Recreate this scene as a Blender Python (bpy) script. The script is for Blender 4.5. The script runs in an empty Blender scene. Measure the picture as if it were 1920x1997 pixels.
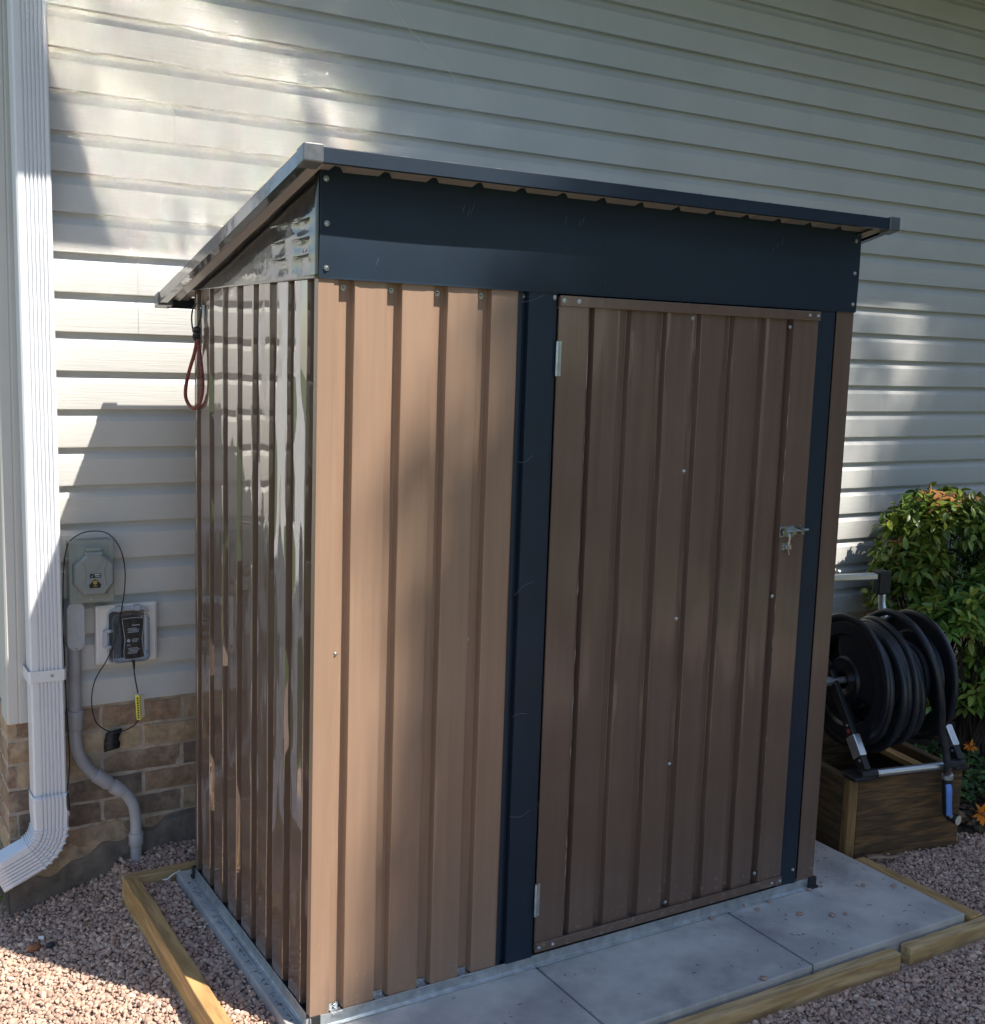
import bpy, math, random
import numpy as np
from mathutils import Vector, Matrix, Euler
random.seed(7)
R = math.radians
C = bpy.context.scene.collection
sc = bpy.context.scene

# ------------------------------------------------------------------ camera
yaw, pitch, roll, F = 0.5429, 0.1359, 0.0323, 2278.6
fw = Vector((math.sin(yaw)*math.cos(pitch), math.cos(yaw)*math.cos(pitch), -math.sin(pitch)))
rr = Vector((math.cos(yaw), -math.sin(yaw), 0)); uu = rr.cross(fw)
r2 = rr*math.cos(roll)+uu*math.sin(roll); u2 = -rr*math.sin(roll)+uu*math.cos(roll)
cam = bpy.data.cameras.new('camera'); co = bpy.data.objects.new('camera', cam); C.objects.link(co)
M3 = Matrix((r2, u2, -fw)).transposed()
co.matrix_world = Matrix.Translation((-0.9869, -2.3882, 1.5609)) @ M3.to_4x4()
cam.sensor_fit = 'HORIZONTAL'; cam.sensor_width = 36; cam.lens = F/1920*36
cam.clip_start = 0.02; cam.clip_end = 600
sc.camera = co
# ------------------------------------------------------------------ light
SA, SE = 0.50, 1.56
SUN = Vector((SA, -1.0, SE)).normalized()
elev = math.asin(SUN.z)
w = bpy.data.worlds.new('World'); sc.world = w; w.use_nodes = True
nt = w.node_tree; nt.nodes.clear()
sky = nt.nodes.new('ShaderNodeTexSky'); sky.sky_type = 'NISHITA'; sky.sun_disc = False
sky.sun_elevation = elev; sky.sun_rotation = math.atan2(SUN.x, SUN.y)
sky.air_density = 1.0; sky.dust_density = 0.4; sky.ozone_density = 1.4
bg = nt.nodes.new('ShaderNodeBackground'); bg.inputs[1].default_value = 0.098
wo = nt.nodes.new('ShaderNodeOutputWorld')
nt.links.new(sky.outputs[0], bg.inputs[0]); nt.links.new(bg.outputs[0], wo.inputs[0])
sl = bpy.data.lights.new('sun', 'SUN'); sl.energy = 5.0; sl.angle = R(0.53); sl.color = (1.0, 0.93, 0.82)
so = bpy.data.objects.new('sun', sl); C.objects.link(so)
so.rotation_euler = SUN.to_track_quat('Z', 'Y').to_euler(); so.location = (4, -8, 12)
sc.view_settings.view_transform = 'Standard'; sc.view_settings.look = 'None'
sc.view_settings.exposure = 0.98; sc.view_settings.gamma = 1.0
sc.cycles.max_bounces = 10; sc.cycles.diffuse_bounces = 4; sc.cycles.glossy_bounces = 4
sc.cycles.transparent_max_bounces = 12; sc.cycles.caustics_reflective = True
sc.cycles.use_denoising = True; sc.cycles.blur_glossy = 0.05; sc.cycles.sample_clamp_indirect = 0

# ------------------------------------------------------------------ materials
MATS = {}
def mat(name, col, rough=0.6, metal=0.0, coat=0.0, coat_ior=1.5, coat_rough=0.03, spec=0.5, var=0.0, vscale=8.0,
        stretch=(1, 1, 1), bump=0.0, bscale=60.0, bstretch=(1, 1, 1), col2=None, dirt=None, dscale=3.0, damt=0.5,
        attr=None, rvar=0.0, trans=0.0, ior=1.45, sss=0.0, translucent=0.0, bdet=4, splash=None):
    m = bpy.data.materials.new(name); m.use_nodes = True; t = m.node_tree; N = t.nodes; L = t.links
    b = N['Principled BSDF']
    b.inputs['Base Color'].default_value = (*col, 1); b.inputs['Roughness'].default_value = rough
    b.inputs['Metallic'].default_value = metal; b.inputs['Coat Weight'].default_value = coat
    b.inputs['Coat IOR'].default_value = coat_ior; b.inputs['Coat Roughness'].default_value = coat_rough
    b.inputs['Specular IOR Level'].default_value = spec; b.inputs['Transmission Weight'].default_value = trans
    b.inputs['IOR'].default_value = ior
    tc = N.new('ShaderNodeTexCoord')
    def mapped(s):
        mp = N.new('ShaderNodeMapping'); mp.inputs['Scale'].default_value = s
        L.new(tc.outputs['Object'], mp.inputs['Vector']); return mp.outputs[0]
    def noise(sc_, st, det=5):
        n = N.new('ShaderNodeTexNoise'); n.inputs['Scale'].default_value = sc_; n.inputs['Detail'].default_value = det
        n.inputs['Roughness'].default_value = 0.6
        L.new(mapped(st), n.inputs['Vector']); return n.outputs['Fac']
    cur = None
    if attr:
        a = N.new('ShaderNodeAttribute'); a.attribute_name = attr; cur = a.outputs['Color']
    if var > 0 or col2:
        rp = N.new('ShaderNodeValToRGB'); L.new(noise(vscale, stretch), rp.inputs[0])
        c2 = col2 or tuple(c*(1-var) for c in col); c1 = col if col2 else tuple(min(1, c*(1+var)) for c in col)
        rp.color_ramp.elements[0].position = 0.32; rp.color_ramp.elements[1].position = 0.68
        rp.color_ramp.elements[0].color = (*c2, 1); rp.color_ramp.elements[1].color = (*c1, 1)
        if cur is None: cur = rp.outputs[0]
        else:
            mx = N.new('ShaderNodeMix'); mx.data_type = 'RGBA'; mx.blend_type = 'MULTIPLY'; mx.inputs[0].default_value = 1
            rp.color_ramp.elements[0].color = (1-var,)*3+(1,); rp.color_ramp.elements[1].color = (1, 1, 1, 1)
            L.new(cur, mx.inputs[6]); L.new(rp.outputs[0], mx.inputs[7]); cur = mx.outputs[2]
    if dirt:
        mx = N.new('ShaderNodeMix'); mx.data_type = 'RGBA'
        rp = N.new('ShaderNodeValToRGB'); L.new(noise(dscale, (1, 1, 1), 8), rp.inputs[0])
        rp.color_ramp.elements[0].position = 0.48; rp.color_ramp.elements[1].position = 0.72
        rp.color_ramp.elements[0].color = (0, 0, 0, 1); rp.color_ramp.elements[1].color = (damt,)*3+(1,)
        L.new(rp.outputs[0], mx.inputs[0])
        if cur is None: mx.inputs[6].default_value = (*col, 1)
        else: L.new(cur, mx.inputs[6])
        mx.inputs[7].default_value = (*dirt, 1); cur = mx.outputs[2]
    if splash:      # dried mud and dust splashed up from the ground, thinning out with height
        sp = N.new('ShaderNodeSeparateXYZ'); L.new(tc.outputs['Object'], sp.inputs[0])
        mr = N.new('ShaderNodeMapRange'); L.new(sp.outputs[2], mr.inputs[0]); mr.inputs[1].default_value = 0.0; mr.inputs[2].default_value = 0.42
        mr.inputs[3].default_value = 0.56; mr.inputs[4].default_value = 0.80
        gt = N.new('ShaderNodeMath'); gt.operation = 'SUBTRACT'; L.new(noise(70, (1, 1, 1), 6), gt.inputs[0]); L.new(mr.outputs[0], gt.inputs[1])
        ml = N.new('ShaderNodeMath'); ml.operation = 'MULTIPLY'; ml.use_clamp = True; ml.inputs[1].default_value = 9; L.new(gt.outputs[0], ml.inputs[0])
        m7 = N.new('ShaderNodeMath'); m7.operation = 'MULTIPLY'; m7.inputs[1].default_value = .6; L.new(ml.outputs[0], m7.inputs[0])
        mx = N.new('ShaderNodeMix'); mx.data_type = 'RGBA'; L.new(m7.outputs[0], mx.inputs[0]); L.new(cur, mx.inputs[6]); mx.inputs[7].default_value = (*splash, 1); cur = mx.outputs[2]
    if cur is not None: L.new(cur, b.inputs['Base Color'])
    if rvar > 0:
        mr = N.new('ShaderNodeMapRange'); L.new(noise(12, (1, 1, 1)), mr.inputs[0])
        mr.inputs[3].default_value = max(0, rough-rvar); mr.inputs[4].default_value = rough+rvar
        L.new(mr.outputs[0], b.inputs['Roughness'])
    if bump > 0:
        bp = N.new('ShaderNodeBump'); bp.inputs['Strength'].default_value = 1.0; bp.inputs['Distance'].default_value = bump
        L.new(noise(bscale, bstretch, bdet), bp.inputs['Height']); L.new(bp.outputs[0], b.inputs['Normal'])
        if coat > 0: L.new(bp.outputs[0], b.inputs['Coat Normal'])
    if translucent > 0:
        tr = N.new('ShaderNodeBsdfTranslucent'); ms = N.new('ShaderNodeMixShader'); ms.inputs[0].default_value = translucent
        if cur is not None: L.new(cur, tr.inputs[0])
        else: tr.inputs[0].default_value = (*col, 1)
        L.new(b.outputs[0], ms.inputs[1]); L.new(tr.outputs[0], ms.inputs[2])
        L.new(ms.outputs[0], N['Material Output'].inputs[0])
    MATS[name] = m
    return m

siding_m = mat('cream_vinyl', (0.54, 0.54, 0.525), 0.55, var=0.04, vscale=3, bump=0.0009, bscale=26, bstretch=(0.25, 1, 6), dirt=(0.34, 0.33, 0.29), dscale=2.2, damt=0.12)
trim_m = mat('corner_vinyl', (0.56, 0.555, 0.53), 0.5, var=0.03, bump=0.0004, bscale=30, bstretch=(4, 4, .4))
gutter_m = mat('white_aluminium', (0.72, 0.74, 0.78), 0.32, var=0.05, vscale=5, dirt=(0.5, 0.47, 0.43), dscale=5, damt=0.15)
soffit_m = mat('soffit_vinyl', (0.45, 0.44, 0.4), 0.6)
shingle_m = mat('shingles', (0.10, 0.09, 0.08), 0.9, var=0.3, vscale=30, bump=0.004, bscale=60)
brown_m = mat('brown_paint', (0.262, 0.170, 0.118), 0.45, coat=0.5, coat_ior=1.45, coat_rough=0.22, dirt=(0.30, 0.24, 0.19), dscale=3.5, damt=0.14, splash=(0.36, 0.29, 0.23), var=0.07, vscale=18,
              stretch=(3, 3, 0.12), bump=0.00045, bscale=26, bstretch=(1.6, 1.6, 0.035))
brownL_m = mat('brown_paint_side_shaded', (0.125, 0.078, 0.058), 0.40, splash=(0.22, 0.17, 0.13), coat=1.0, coat_ior=2.5, coat_rough=0.02, var=0.06, vscale=18,
               stretch=(3, 3, 0.12), bump=0.00016, bscale=9, bstretch=(1.5, 1.5, 0.12))  # same brown as the front, base darkened to carry the left side's shade
brown_shade_m = mat('brown_paint_shaded', (0.128, 0.082, 0.062), 0.5, splash=(0.30, 0.25, 0.2), dirt=(0.22, 0.17, 0.14), dscale=4, damt=.15, coat=0.6, coat_ior=1.5, coat_rough=0.12, var=0.10, vscale=14,
             stretch=(3, 3, 0.1), bump=0.00035, bscale=30, bstretch=(1.6, 1.6, 0.04))  # shed brown with shade put into the base, for door and right corner
navy_m = mat('navy_paint', (0.0095, 0.021, 0.039), 0.50, coat=0.15, coat_ior=1.4, coat_rough=0.30, spec=0.42, var=0.10, vscale=10, bump=0.0002, bscale=9)
navyL_m = mat('charcoal_gloss', (0.012, 0.014, 0.019), 0.3, coat=1.0, coat_ior=1.5, coat_rough=0.02, bump=0.003, bscale=6)
roof_m = mat('roof_sheet', (0.62, 0.60, 0.56), 0.085, metal=1.0, bump=0.0026, bscale=4, bdet=1.0, bstretch=(4.5, .32, 1))
pan_m = mat('roof_underside', (0.235, 0.225, 0.215), 0.4, coat=0.4, var=0.05)
zinc_m = mat('zinc', (0.46, 0.48, 0.50), 0.30, metal=1.0, var=0.2, vscale=60, bump=0.0003, bscale=200)
galv_m = mat('galvanised', (0.50, 0.54, 0.57), 0.42, metal=0.85, var=0.2, vscale=35, rvar=0.15)
blackpl_m = mat('black_plastic', (0.018, 0.019, 0.022), 0.45, bump=0.0002, bscale=200)
hose_m = mat('black_hose', (0.016, 0.020, 0.027), 0.36, var=0.2, vscale=50, dirt=(0.07, 0.06, 0.05), dscale=40, damt=0.3)
reel_m = mat('black_reel', (0.012, 0.014, 0.020), 0.32)
alu_m = mat('brushed_aluminium', (0.62, 0.66, 0.70), 0.35, metal=0.9, bump=0.0002, bscale=90, bstretch=(1, 8, 1))
cordred_m = mat('red_cord', (0.30, 0.07, 0.06), 0.8, col2=(0.05, 0.02, 0.02), vscale=150, bump=0.0015, bscale=250)
box_m = mat('grey_green_box', (0.27, 0.31, 0.29), 0.42, var=0.06, vscale=12, bump=0.0003, bscale=150, dirt=(0.12, 0.12, 0.10), dscale=12, damt=0.25)
boxlid_m = mat('grey_lid', (0.235, 0.26, 0.26), 0.38, var=0.05, bump=0.0002, bscale=150)
pvc_m = mat('grey_pvc', (0.35, 0.35, 0.375), 0.38, var=0.07, vscale=9, dirt=(0.14, 0.11, 0.09), dscale=9, damt=0.35)
pvcl_m = mat('pale_pvc', (0.43, 0.43, 0.45), 0.42, var=0.05, dirt=(0.18, 0.14, 0.11), dscale=11, damt=0.3)
white_m = mat('ivory_plastic', (0.70, 0.67, 0.65), 0.4, var=0.02)
clear_m = mat('clear_plastic', (0.80, 0.84, 0.90), 0.06, trans=1.0, ior=1.3)
label_m = mat('label_black', (0.012, 0.014, 0.018), 0.4)
print_m = mat('print_white', (0.55, 0.57, 0.6), 0.5)
gold_m = mat('print_gold', (0.42, 0.34, 0.06), 0.5)
yellow_m = mat('yellow_tag', (0.72, 0.66, 0.10), 0.4)
tagw_m = mat('white_tag', (0.75, 0.75, 0.72), 0.4)
wire_m = mat('black_wire', (0.014, 0.014, 0.018), 0.4)
tape_m = mat('black_tape', (0.02, 0.02, 0.022), 0.25, bump=0.003, bscale=60, bstretch=(.3, 1, 4))
brick_m = mat('brick', (0.23, 0.155, 0.10), 0.9, attr='col', var=0.42, vscale=38, bump=0.004, bscale=55, dirt=(0.50, 0.40, 0.29), dscale=13, damt=0.6)
mortar_m = mat('mortar', (0.43, 0.355, 0.285), 0.95, var=0.25, vscale=25, bump=0.004, bscale=70)
parge_m = mat('tan_parging', (0.33, 0.245, 0.16), 0.95, var=0.35, vscale=22, bump=0.010, bscale=30, dirt=(.2, .16, .12), dscale=16, damt=.6)
found_m = mat('foundation', (0.15, 0.125, 0.105), 0.95, var=0.4, vscale=13, bump=0.006, bscale=45, dirt=(0.20, 0.17, 0.14), dscale=9, damt=0.5)
paver_m = mat('paver_concrete', (0.50, 0.485, 0.46), 0.85, col2=(0.285, 0.28, 0.275), vscale=3.6, bump=0.0014, bscale=140, dirt=(0.62, 0.60, 0.55), dscale=6, damt=0.7, spec=.3)
timber_m = mat('treated_timber', (0.42, 0.285, 0.12), 0.75, col2=(0.27, 0.165, 0.06), vscale=16, stretch=(1, 1, 1), bump=0.0015, bscale=120, dirt=(0.15, 0.11, 0.07), dscale=6, damt=0.35)
gravel_m = mat('gravel_stone', (0.5, 0.4, 0.3), 0.85, attr='col', var=0.2, vscale=140, bump=0.0006, bscale=500)
leafm = mat('nandina_leaf', (0.1, 0.2, 0.03), 0.38, attr='col', translucent=0.22)
stem_m = mat('stem', (0.035, 0.024, 0.018), 0.8)
treeleaf_m = mat('tree_leaf', (0.06, 0.11, 0.025), 0.55, attr='col', translucent=0.12)
bark_m = mat('bark', (0.10, 0.075, 0.055), 0.9, var=0.4, vscale=6, bump=0.02, bscale=12, bstretch=(1, 1, .3))
flower_m = mat('orange_petal', (0.80, 0.27, 0.02), 0.5, translucent=0.3)
blue_m = mat('blue_plastic', (0.13, 0.26, 0.66), 0.35)
litter_m = mat('dry_leaf', (0.2, 0.12, 0.06), 0.8, attr='col')
red_m = mat('red_badge', (0.55, 0.08, 0.08), 0.4)
thread_m = mat('thread', (0.75, 0.75, 0.7), 0.6)
rock_m = mat('brown_rock', (0.26, 0.115, 0.055), 0.8, var=0.35, vscale=30, bump=0.003, bscale=60)
coal_m = mat('black_stone', (0.03, 0.03, 0.035), 0.7, bump=0.004, bscale=60)
blueseal_m = mat('grey_sealant', (0.24, 0.29, 0.33), 0.5, var=0.2, vscale=60)

def wood_mat(name, c1, c2, c3, grain_axis, sc_=1.0):
    m = bpy.data.materials.new(name); m.use_nodes = True; t = m.node_tree; N = t.nodes; L = t.links; b = N['Principled BSDF']
    tc = N.new('ShaderNodeTexCoord'); mp = N.new('ShaderNodeMapping'); L.new(tc.outputs['Object'], mp.inputs[0])
    s = [14*sc_]*3; s[grain_axis] = 1.6*sc_; mp.inputs['Scale'].default_value = s
    n1 = N.new('ShaderNodeTexNoise'); n1.inputs['Scale'].default_value = 1.0; n1.inputs['Detail'].default_value = 2
    L.new(mp.outputs[0], n1.inputs[0])
    mul = N.new('ShaderNodeMath'); mul.operation = 'MULTIPLY'; mul.inputs[1].default_value = 26; L.new(n1.outputs[0], mul.inputs[0])
    sn = N.new('ShaderNodeMath'); sn.operation = 'SINE'; L.new(mul.outputs[0], sn.inputs[0])
    mr = N.new('ShaderNodeMapRange'); mr.inputs[1].default_value = -1; L.new(sn.outputs[0], mr.inputs[0])
    n2 = N.new('ShaderNodeTexNoise'); n2.inputs['Scale'].default_value = 6; n2.inputs['Detail'].default_value = 8; L.new(mp.outputs[0], n2.inputs[0])
    mx = N.new('ShaderNodeMix'); mx.data_type = 'RGBA'; L.new(mr.outputs[0], mx.inputs[0]); mx.inputs[6].default_value = (*c1, 1); mx.inputs[7].default_value = (*c2, 1)
    rp = N.new('ShaderNodeValToRGB'); L.new(n2.outputs[0], rp.inputs[0]); rp.color_ramp.elements[0].position = .45; rp.color_ramp.elements[1].position = .72
    mx2 = N.new('ShaderNodeMix'); mx2.data_type = 'RGBA'; L.new(rp.outputs[0], mx2.inputs[0]); L.new(mx.outputs[2], mx2.inputs[6]); mx2.inputs[7].default_value = (*c3, 1)
    L.new(mx2.outputs[2], b.inputs['Base Color']); b.inputs['Roughness'].default_value = .8
    bp = N.new('ShaderNodeBump'); bp.inputs['Distance'].default_value = .0018; L.new(mr.outputs[0], bp.inputs['Height']); L.new(bp.outputs[0], b.inputs['Normal'])
    return m
timberx_m = wood_mat('timber_along_x', (0.58, 0.41, 0.21), (0.45, 0.29, 0.125), (0.32, 0.21, 0.10), 0)
timbery_m = wood_mat('timber_along_y', (0.54, 0.34, 0.14), (0.40, 0.23, 0.08), (0.28, 0.17, 0.07), 1)
plank_m = wood_mat('stained_plank', (0.165, 0.09, 0.034), (0.075, 0.042, 0.019), (0.042, 0.028, 0.016), 0, 1.7)
planky_m = wood_mat('stained_plank_side', (0.12, 0.068, 0.028), (0.065, 0.048, 0.022), (0.04, 0.026, 0.015), 1, 0.8)
post_m = wood_mat('planter_corner_wood', (0.27, 0.16, 0.06), (0.17, 0.098, 0.038), (0.11, 0.066, 0.03), 2, 1.0)

# ------------------------------------------------------------------ mesh tools
class MB:
    def __init__(s): s.v = []; s.f = []; s.m = []; s.cur = 0
    def quadbox(s, x0, x1, y0, y1, z0, z1):
        n = len(s.v)
        s.v += [(x0,y0,z0),(x1,y0,z0),(x1,y1,z0),(x0,y1,z0),(x0,y0,z1),(x1,y0,z1),(x1,y1,z1),(x0,y1,z1)]
        for q in [(0,3,2,1),(4,5,6,7),(0,1,5,4),(1,2,6,5),(2,3,7,6),(3,0,4,7)]: s.f.append(tuple(n+i for i in q)); s.m.append(s.cur)
        return s
    def add(s, vs, fs):
        n = len(s.v); s.v += [tuple(v) for v in vs]
        for q in fs: s.f.append(tuple(n+i for i in q)); s.m.append(s.cur)
        return s
    def prism(s, poly, a0, a1, axis):   # poly 2D closed, extruded along axis from a0 to a1
        k = len(poly)
        def P(p, a):
            return {0: (a, p[0], p[1]), 1: (p[0], a, p[1]), 2: (p[0], p[1], a)}[axis]
        vs = [P(p, a0) for p in poly]+[P(p, a1) for p in poly]
        fs = [(i, (i+1) % k, k+(i+1) % k, k+i) for i in range(k)]+[tuple(range(k))[::-1], tuple(range(k, 2*k))]
        return s.add(vs, fs)
    def tube(s, path, r, n=10, caps=True, flat=1.0):
        path = [Vector(p) for p in path]; m = len(path)
        rs = r if isinstance(r, (list, tuple)) else [r]*m
        T = [(path[min(i+1, m-1)]-path[max(i-1, 0)]).normalized() for i in range(m)]
        up = Vector((0, 0, 1)) if abs(T[0].z) < .9 else Vector((1, 0, 0))
        a = T[0].cross(up).normalized(); vs = []
        for i in range(m):
            a = (a-T[i]*a.dot(T[i])).normalized(); b = T[i].cross(a)
            for j in range(n):
                th = 2*math.pi*j/n; vs.append(path[i]+(a*math.cos(th)+b*math.sin(th)*flat)*rs[i])
        fs = [(i*n+j, i*n+(j+1) % n, (i+1)*n+(j+1) % n, (i+1)*n+j) for i in range(m-1) for j in range(n)]
        if caps: fs += [tuple(range(n))[::-1], tuple(range((m-1)*n, m*n))]
        return s.add(vs, fs)
    def disc(s, c, axis, r0, r1, h0, h1, n=20):  # frustum along axis vector from c
        ax = Vector(axis).normalized(); return s.tube([Vector(c)+ax*h0, Vector(c)+ax*h1], [r0, r1], n)
    def xf(s, fn): s.v = [tuple(fn(Vector(v))) for v in s.v]; return s

def new_obj(name, mesh, parent=None, loc=None):
    o = bpy.data.objects.new(name, mesh); C.objects.link(o)
    if parent is not None:
        o.parent = parent
        if loc is None: o.matrix_parent_inverse = Matrix.Translation(-parent.location)
    return o
def build(name, mb, mats, parent=None, local=False, smooth=False, bevel=0, angle=35, cols=None, solid=0):
    me = bpy.data.meshes.new(name); me.from_pydata(mb.v, [], mb.f)
    mats = mats if isinstance(mats, (list, tuple)) else [mats]
    for m in mats: me.materials.append(m)
    if len(mats) > 1: me.polygons.foreach_set('material_index', mb.m)
    me.update(calc_edges=True)
    if cols is not None:
        at = me.color_attributes.new('col', 'FLOAT_COLOR', 'POINT'); at.data.foreach_set('color', np.asarray(cols, dtype=np.float32).ravel())
    if smooth:
        me.shade_smooth() if hasattr(me, 'shade_smooth') else None
        me.polygons.foreach_set('use_smooth', [True]*len(me.polygons))
        if angle < 180: me.set_sharp_from_angle(angle=R(angle))
    o = new_obj(name, me, parent, loc=True if local else None)
    if bevel > 0:
        b = o.modifiers.new('bevel', 'BEVEL'); b.width = bevel; b.segments = 2; b.limit_method = 'ANGLE'; b.angle_limit = R(40)
    return o
def tag(o, label, cat, group=None, kind=None):
    o['label'] = label; o['category'] = cat
    if group: o['group'] = group
    if kind: o['kind'] = kind
    return o
def thing(name, label, cat, loc=(0, 0, 0), rotz=0, group=None):
    o = bpy.data.objects.new(name, None); C.objects.link(o); o.location = loc; o.rotation_euler = (0, 0, rotz)
    o.empty_display_size = .1
    return tag(o, label, cat, group)
def struct(o): o['kind'] = 'structure'; return o
def smoothpath(pts, n=8):   # catmull-rom
    P = [Vector(p) for p in pts]; P = [P[0]*2-P[1]]+P+[P[-1]*2-P[-2]]; out = []
    for i in range(1, len(P)-2):
        for k in range(n):
            t = k/n; a, b, c, d = P[i-1:i+3]
            out.append(.5*((2*b)+(c-a)*t+(2*a-5*b+4*c-d)*t*t+(3*b-a-3*c+d)*t**3))
    out.append(P[-2]); return out

YW = 1.234            # siding butt plane
S = 0.1143            # one siding course
Z0 = 2.6096
# ------------------------------------------------------------------ ground
def gz(x, y):
    if -0.15 < x < 0.0 and y < 1.03: return -0.055
    if x <= -0.15:
        return max(-0.6, -0.105+0.27*(x+0.18)) if x < -0.18 else -0.105+(x+0.18)*1.6
    if y > 1.02: return -0.048-0.03*max(0, -x)/.15
    if x > 1.9 and y > -.33: return -0.062
    return -0.082-0.004*math.sin(x*5)
def axis_pts(lo, hi, d, far_lo, far_hi):
    a = list(np.arange(lo, hi+1e-6, d)); o = []; s_ = d; p = lo
    while p > far_lo: s_ *= 1.35; p -= s_; o.append(p)
    o = o[::-1]; e = []; s_ = d; p = hi
    while p < far_hi: s_ *= 1.35; p += s_; e.append(p)
    return o+a+e
xs = axis_pts(-1.4, 3.6, .05, -120, 120); ys = axis_pts(-1.6, 1.4, .05, -150, 60)
g = MB(); nx = len(xs)
g.v = [(x, y, gz(x, y)-0.012+(0.0 if abs(x) < 4 else 0)) for y in ys for x in xs]
g.f = [(j*nx+i, j*nx+i+1, (j+1)*nx+i+1, (j+1)*nx+i) for j in range(len(ys)-1) for i in range(nx-1)]; g.m = [0]*len(g.f)
gm = bpy.data.materials.new('ground_soil'); gm.use_nodes = True
def ground_nodes(m):
    t = m.node_tree; N = t.nodes; L = t.links; b = N['Principled BSDF']; b.inputs['Roughness'].default_value = .95
    tc = N.new('ShaderNodeTexCoord'); sp = N.new('ShaderNodeSeparateXYZ'); L.new(tc.outputs['Object'], sp.inputs[0])
    n = N.new('ShaderNodeTexNoise'); n.inputs['Scale'].default_value = 2; n.inputs['Detail'].default_value = 4; L.new(tc.outputs['Object'], n.inputs[0])
    v = N.new('ShaderNodeTexVoronoi'); v.inputs['Scale'].default_value = 75; L.new(tc.outputs['Object'], v.inputs[0])
    def ramp(fac, c1, c2, p0=.3, p1=.7):
        r = N.new('ShaderNodeValToRGB'); L.new(fac, r.inputs[0]); r.color_ramp.elements[0].position = p0; r.color_ramp.elements[1].position = p1
        r.color_ramp.elements[0].color = (*c1, 1); r.color_ramp.elements[1].color = (*c2, 1); return r.outputs[0]
    grav = ramp(v.outputs['Color'], (.26, .18, .145), (.52, .38, .30))
    n3 = N.new('ShaderNodeTexNoise'); n3.inputs['Scale'].default_value = 40; n3.inputs['Detail'].default_value = 6; L.new(tc.outputs['Object'], n3.inputs[0])
    grass = ramp(n3.outputs[0], (.035, .07, .015), (.09, .14, .03)); soil = ramp(n3.outputs[0], (.018, .012, .008), (.06, .042, .03))
    def m_(op, a, bb=0.0, c=None):
        q = N.new('ShaderNodeMath'); q.operation = op
        for i, z in enumerate([a, bb]):
            if isinstance(z, (int, float)): q.inputs[i].default_value = z
            else: L.new(z, q.inputs[i])
        return q.outputs[0]
    def mix(f, a, bb):
        q = N.new('ShaderNodeMix'); q.data_type = 'RGBA'; L.new(f, q.inputs[0]); L.new(a, q.inputs[6]); L.new(bb, q.inputs[7]); return q.outputs[2]
    jit = m_('MULTIPLY', m_('SUBTRACT', n.outputs[0], .5), .35)
    X = m_('ADD', sp.outputs[0], jit); Y = m_('ADD', sp.outputs[1], jit)
    # mulch bed right/back of the planter
    bed = m_('MULTIPLY', m_('GREATER_THAN', X, 2.42), m_('GREATER_THAN', Y, 0.10))
    gr = m_('MULTIPLY', m_('MULTIPLY', m_('GREATER_THAN', X, -4.5), m_('LESS_THAN', X, 4.2)), m_('MULTIPLY', m_('GREATER_THAN', Y, -3.4), m_('LESS_THAN', Y, 2.4)))  # gravel carried on out of view, added to bounce sunlight onto the left wall
    c = mix(gr, grass, grav); c = mix(bed, c, soil); L.new(c, b.inputs['Base Color'])
    bp = N.new('ShaderNodeBump'); bp.inputs['Distance'].default_value = .01; L.new(v.outputs['Distance'], bp.inputs['Height']); L.new(bp.outputs[0], b.inputs['Normal'])
ground_nodes(gm)
struct(build('ground', g, gm))

# ------------------------------------------------------------------ gravel (stuff)
def ico():
    p = (1+5**.5)/2; v = [(-1,p,0),(1,p,0),(-1,-p,0),(1,-p,0),(0,-1,p),(0,1,p),(0,-1,-p),(0,1,-p),(p,0,-1),(p,0,1),(-p,0,-1),(-p,0,1)]
    f = [(0,11,5),(0,5,1),(0,1,7),(0,7,10),(0,10,11),(1,5,9),(5,11,4),(11,10,2),(10,7,6),(7,1,8),(3,9,4),(3,4,2),(3,2,6),(3,6,8),(3,8,9),(4,9,5),(2,4,11),(6,2,10),(8,6,7),(9,8,1)]
    v = [Vector(a).normalized() for a in v]; cache = {}; nf = []
    def mid(a, b):
        k = (min(a, b), max(a, b))
        if k not in cache: cache[k] = len(v); v.append(((v[a]+v[b])/2).normalized())
        return cache[k]
    for a, b, c in f:
        x, y, z = mid(a, b), mid(b, c), mid(c, a); nf += [(a, x, z), (b, y, x), (c, z, y), (x, y, z)]
    return np.array([tuple(a) for a in v]), np.array(nf)
IV, IF = ico()
rng = np.random.default_rng(3)
def pebble_variants(k=24):
    out = []
    for i in range(k):
        v = IV.copy()
        for _ in range(5):     # cut by random planes to make crushed, worn stone
            n = rng.normal(size=3); n /= np.linalg.norm(n); d = rng.uniform(.55, .85)
            q = v@n; v -= np.outer(np.maximum(q-d, 0), n)
        v *= rng.uniform(.92, 1.08, size=(len(v), 1)); v *= np.array([rng.uniform(.9, 1.35), rng.uniform(.75, 1.05), rng.uniform(.5, .85)]); out.append(v)
    return out
PV = pebble_variants()
def rotm(n):
    q = rng.normal(size=(n, 4)); q /= np.linalg.norm(q, axis=1)[:, None]; a, b, c, d = q.T
    return np.stack([1-2*(c*c+d*d), 2*(b*c-a*d), 2*(b*d+a*c), 2*(b*c+a*d), 1-2*(b*b+d*d), 2*(c*d-a*b), 2*(b*d-a*c), 2*(c*d+a*b), 1-2*(b*b+c*c)], 1).reshape(n, 3, 3)
def gravel_cols(n):
    base = np.array([[.56, .375, .285], [.49, .33, .255], [.64, .455, .345], [.41, .28, .22], [.70, .56, .45], [.50, .37, .305]])
    c = base[rng.choice(6, n, p=[.3, .25, .17, .15, .05, .08])]*rng.uniform(.8, 1.18, (n, 1)); return c
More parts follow.
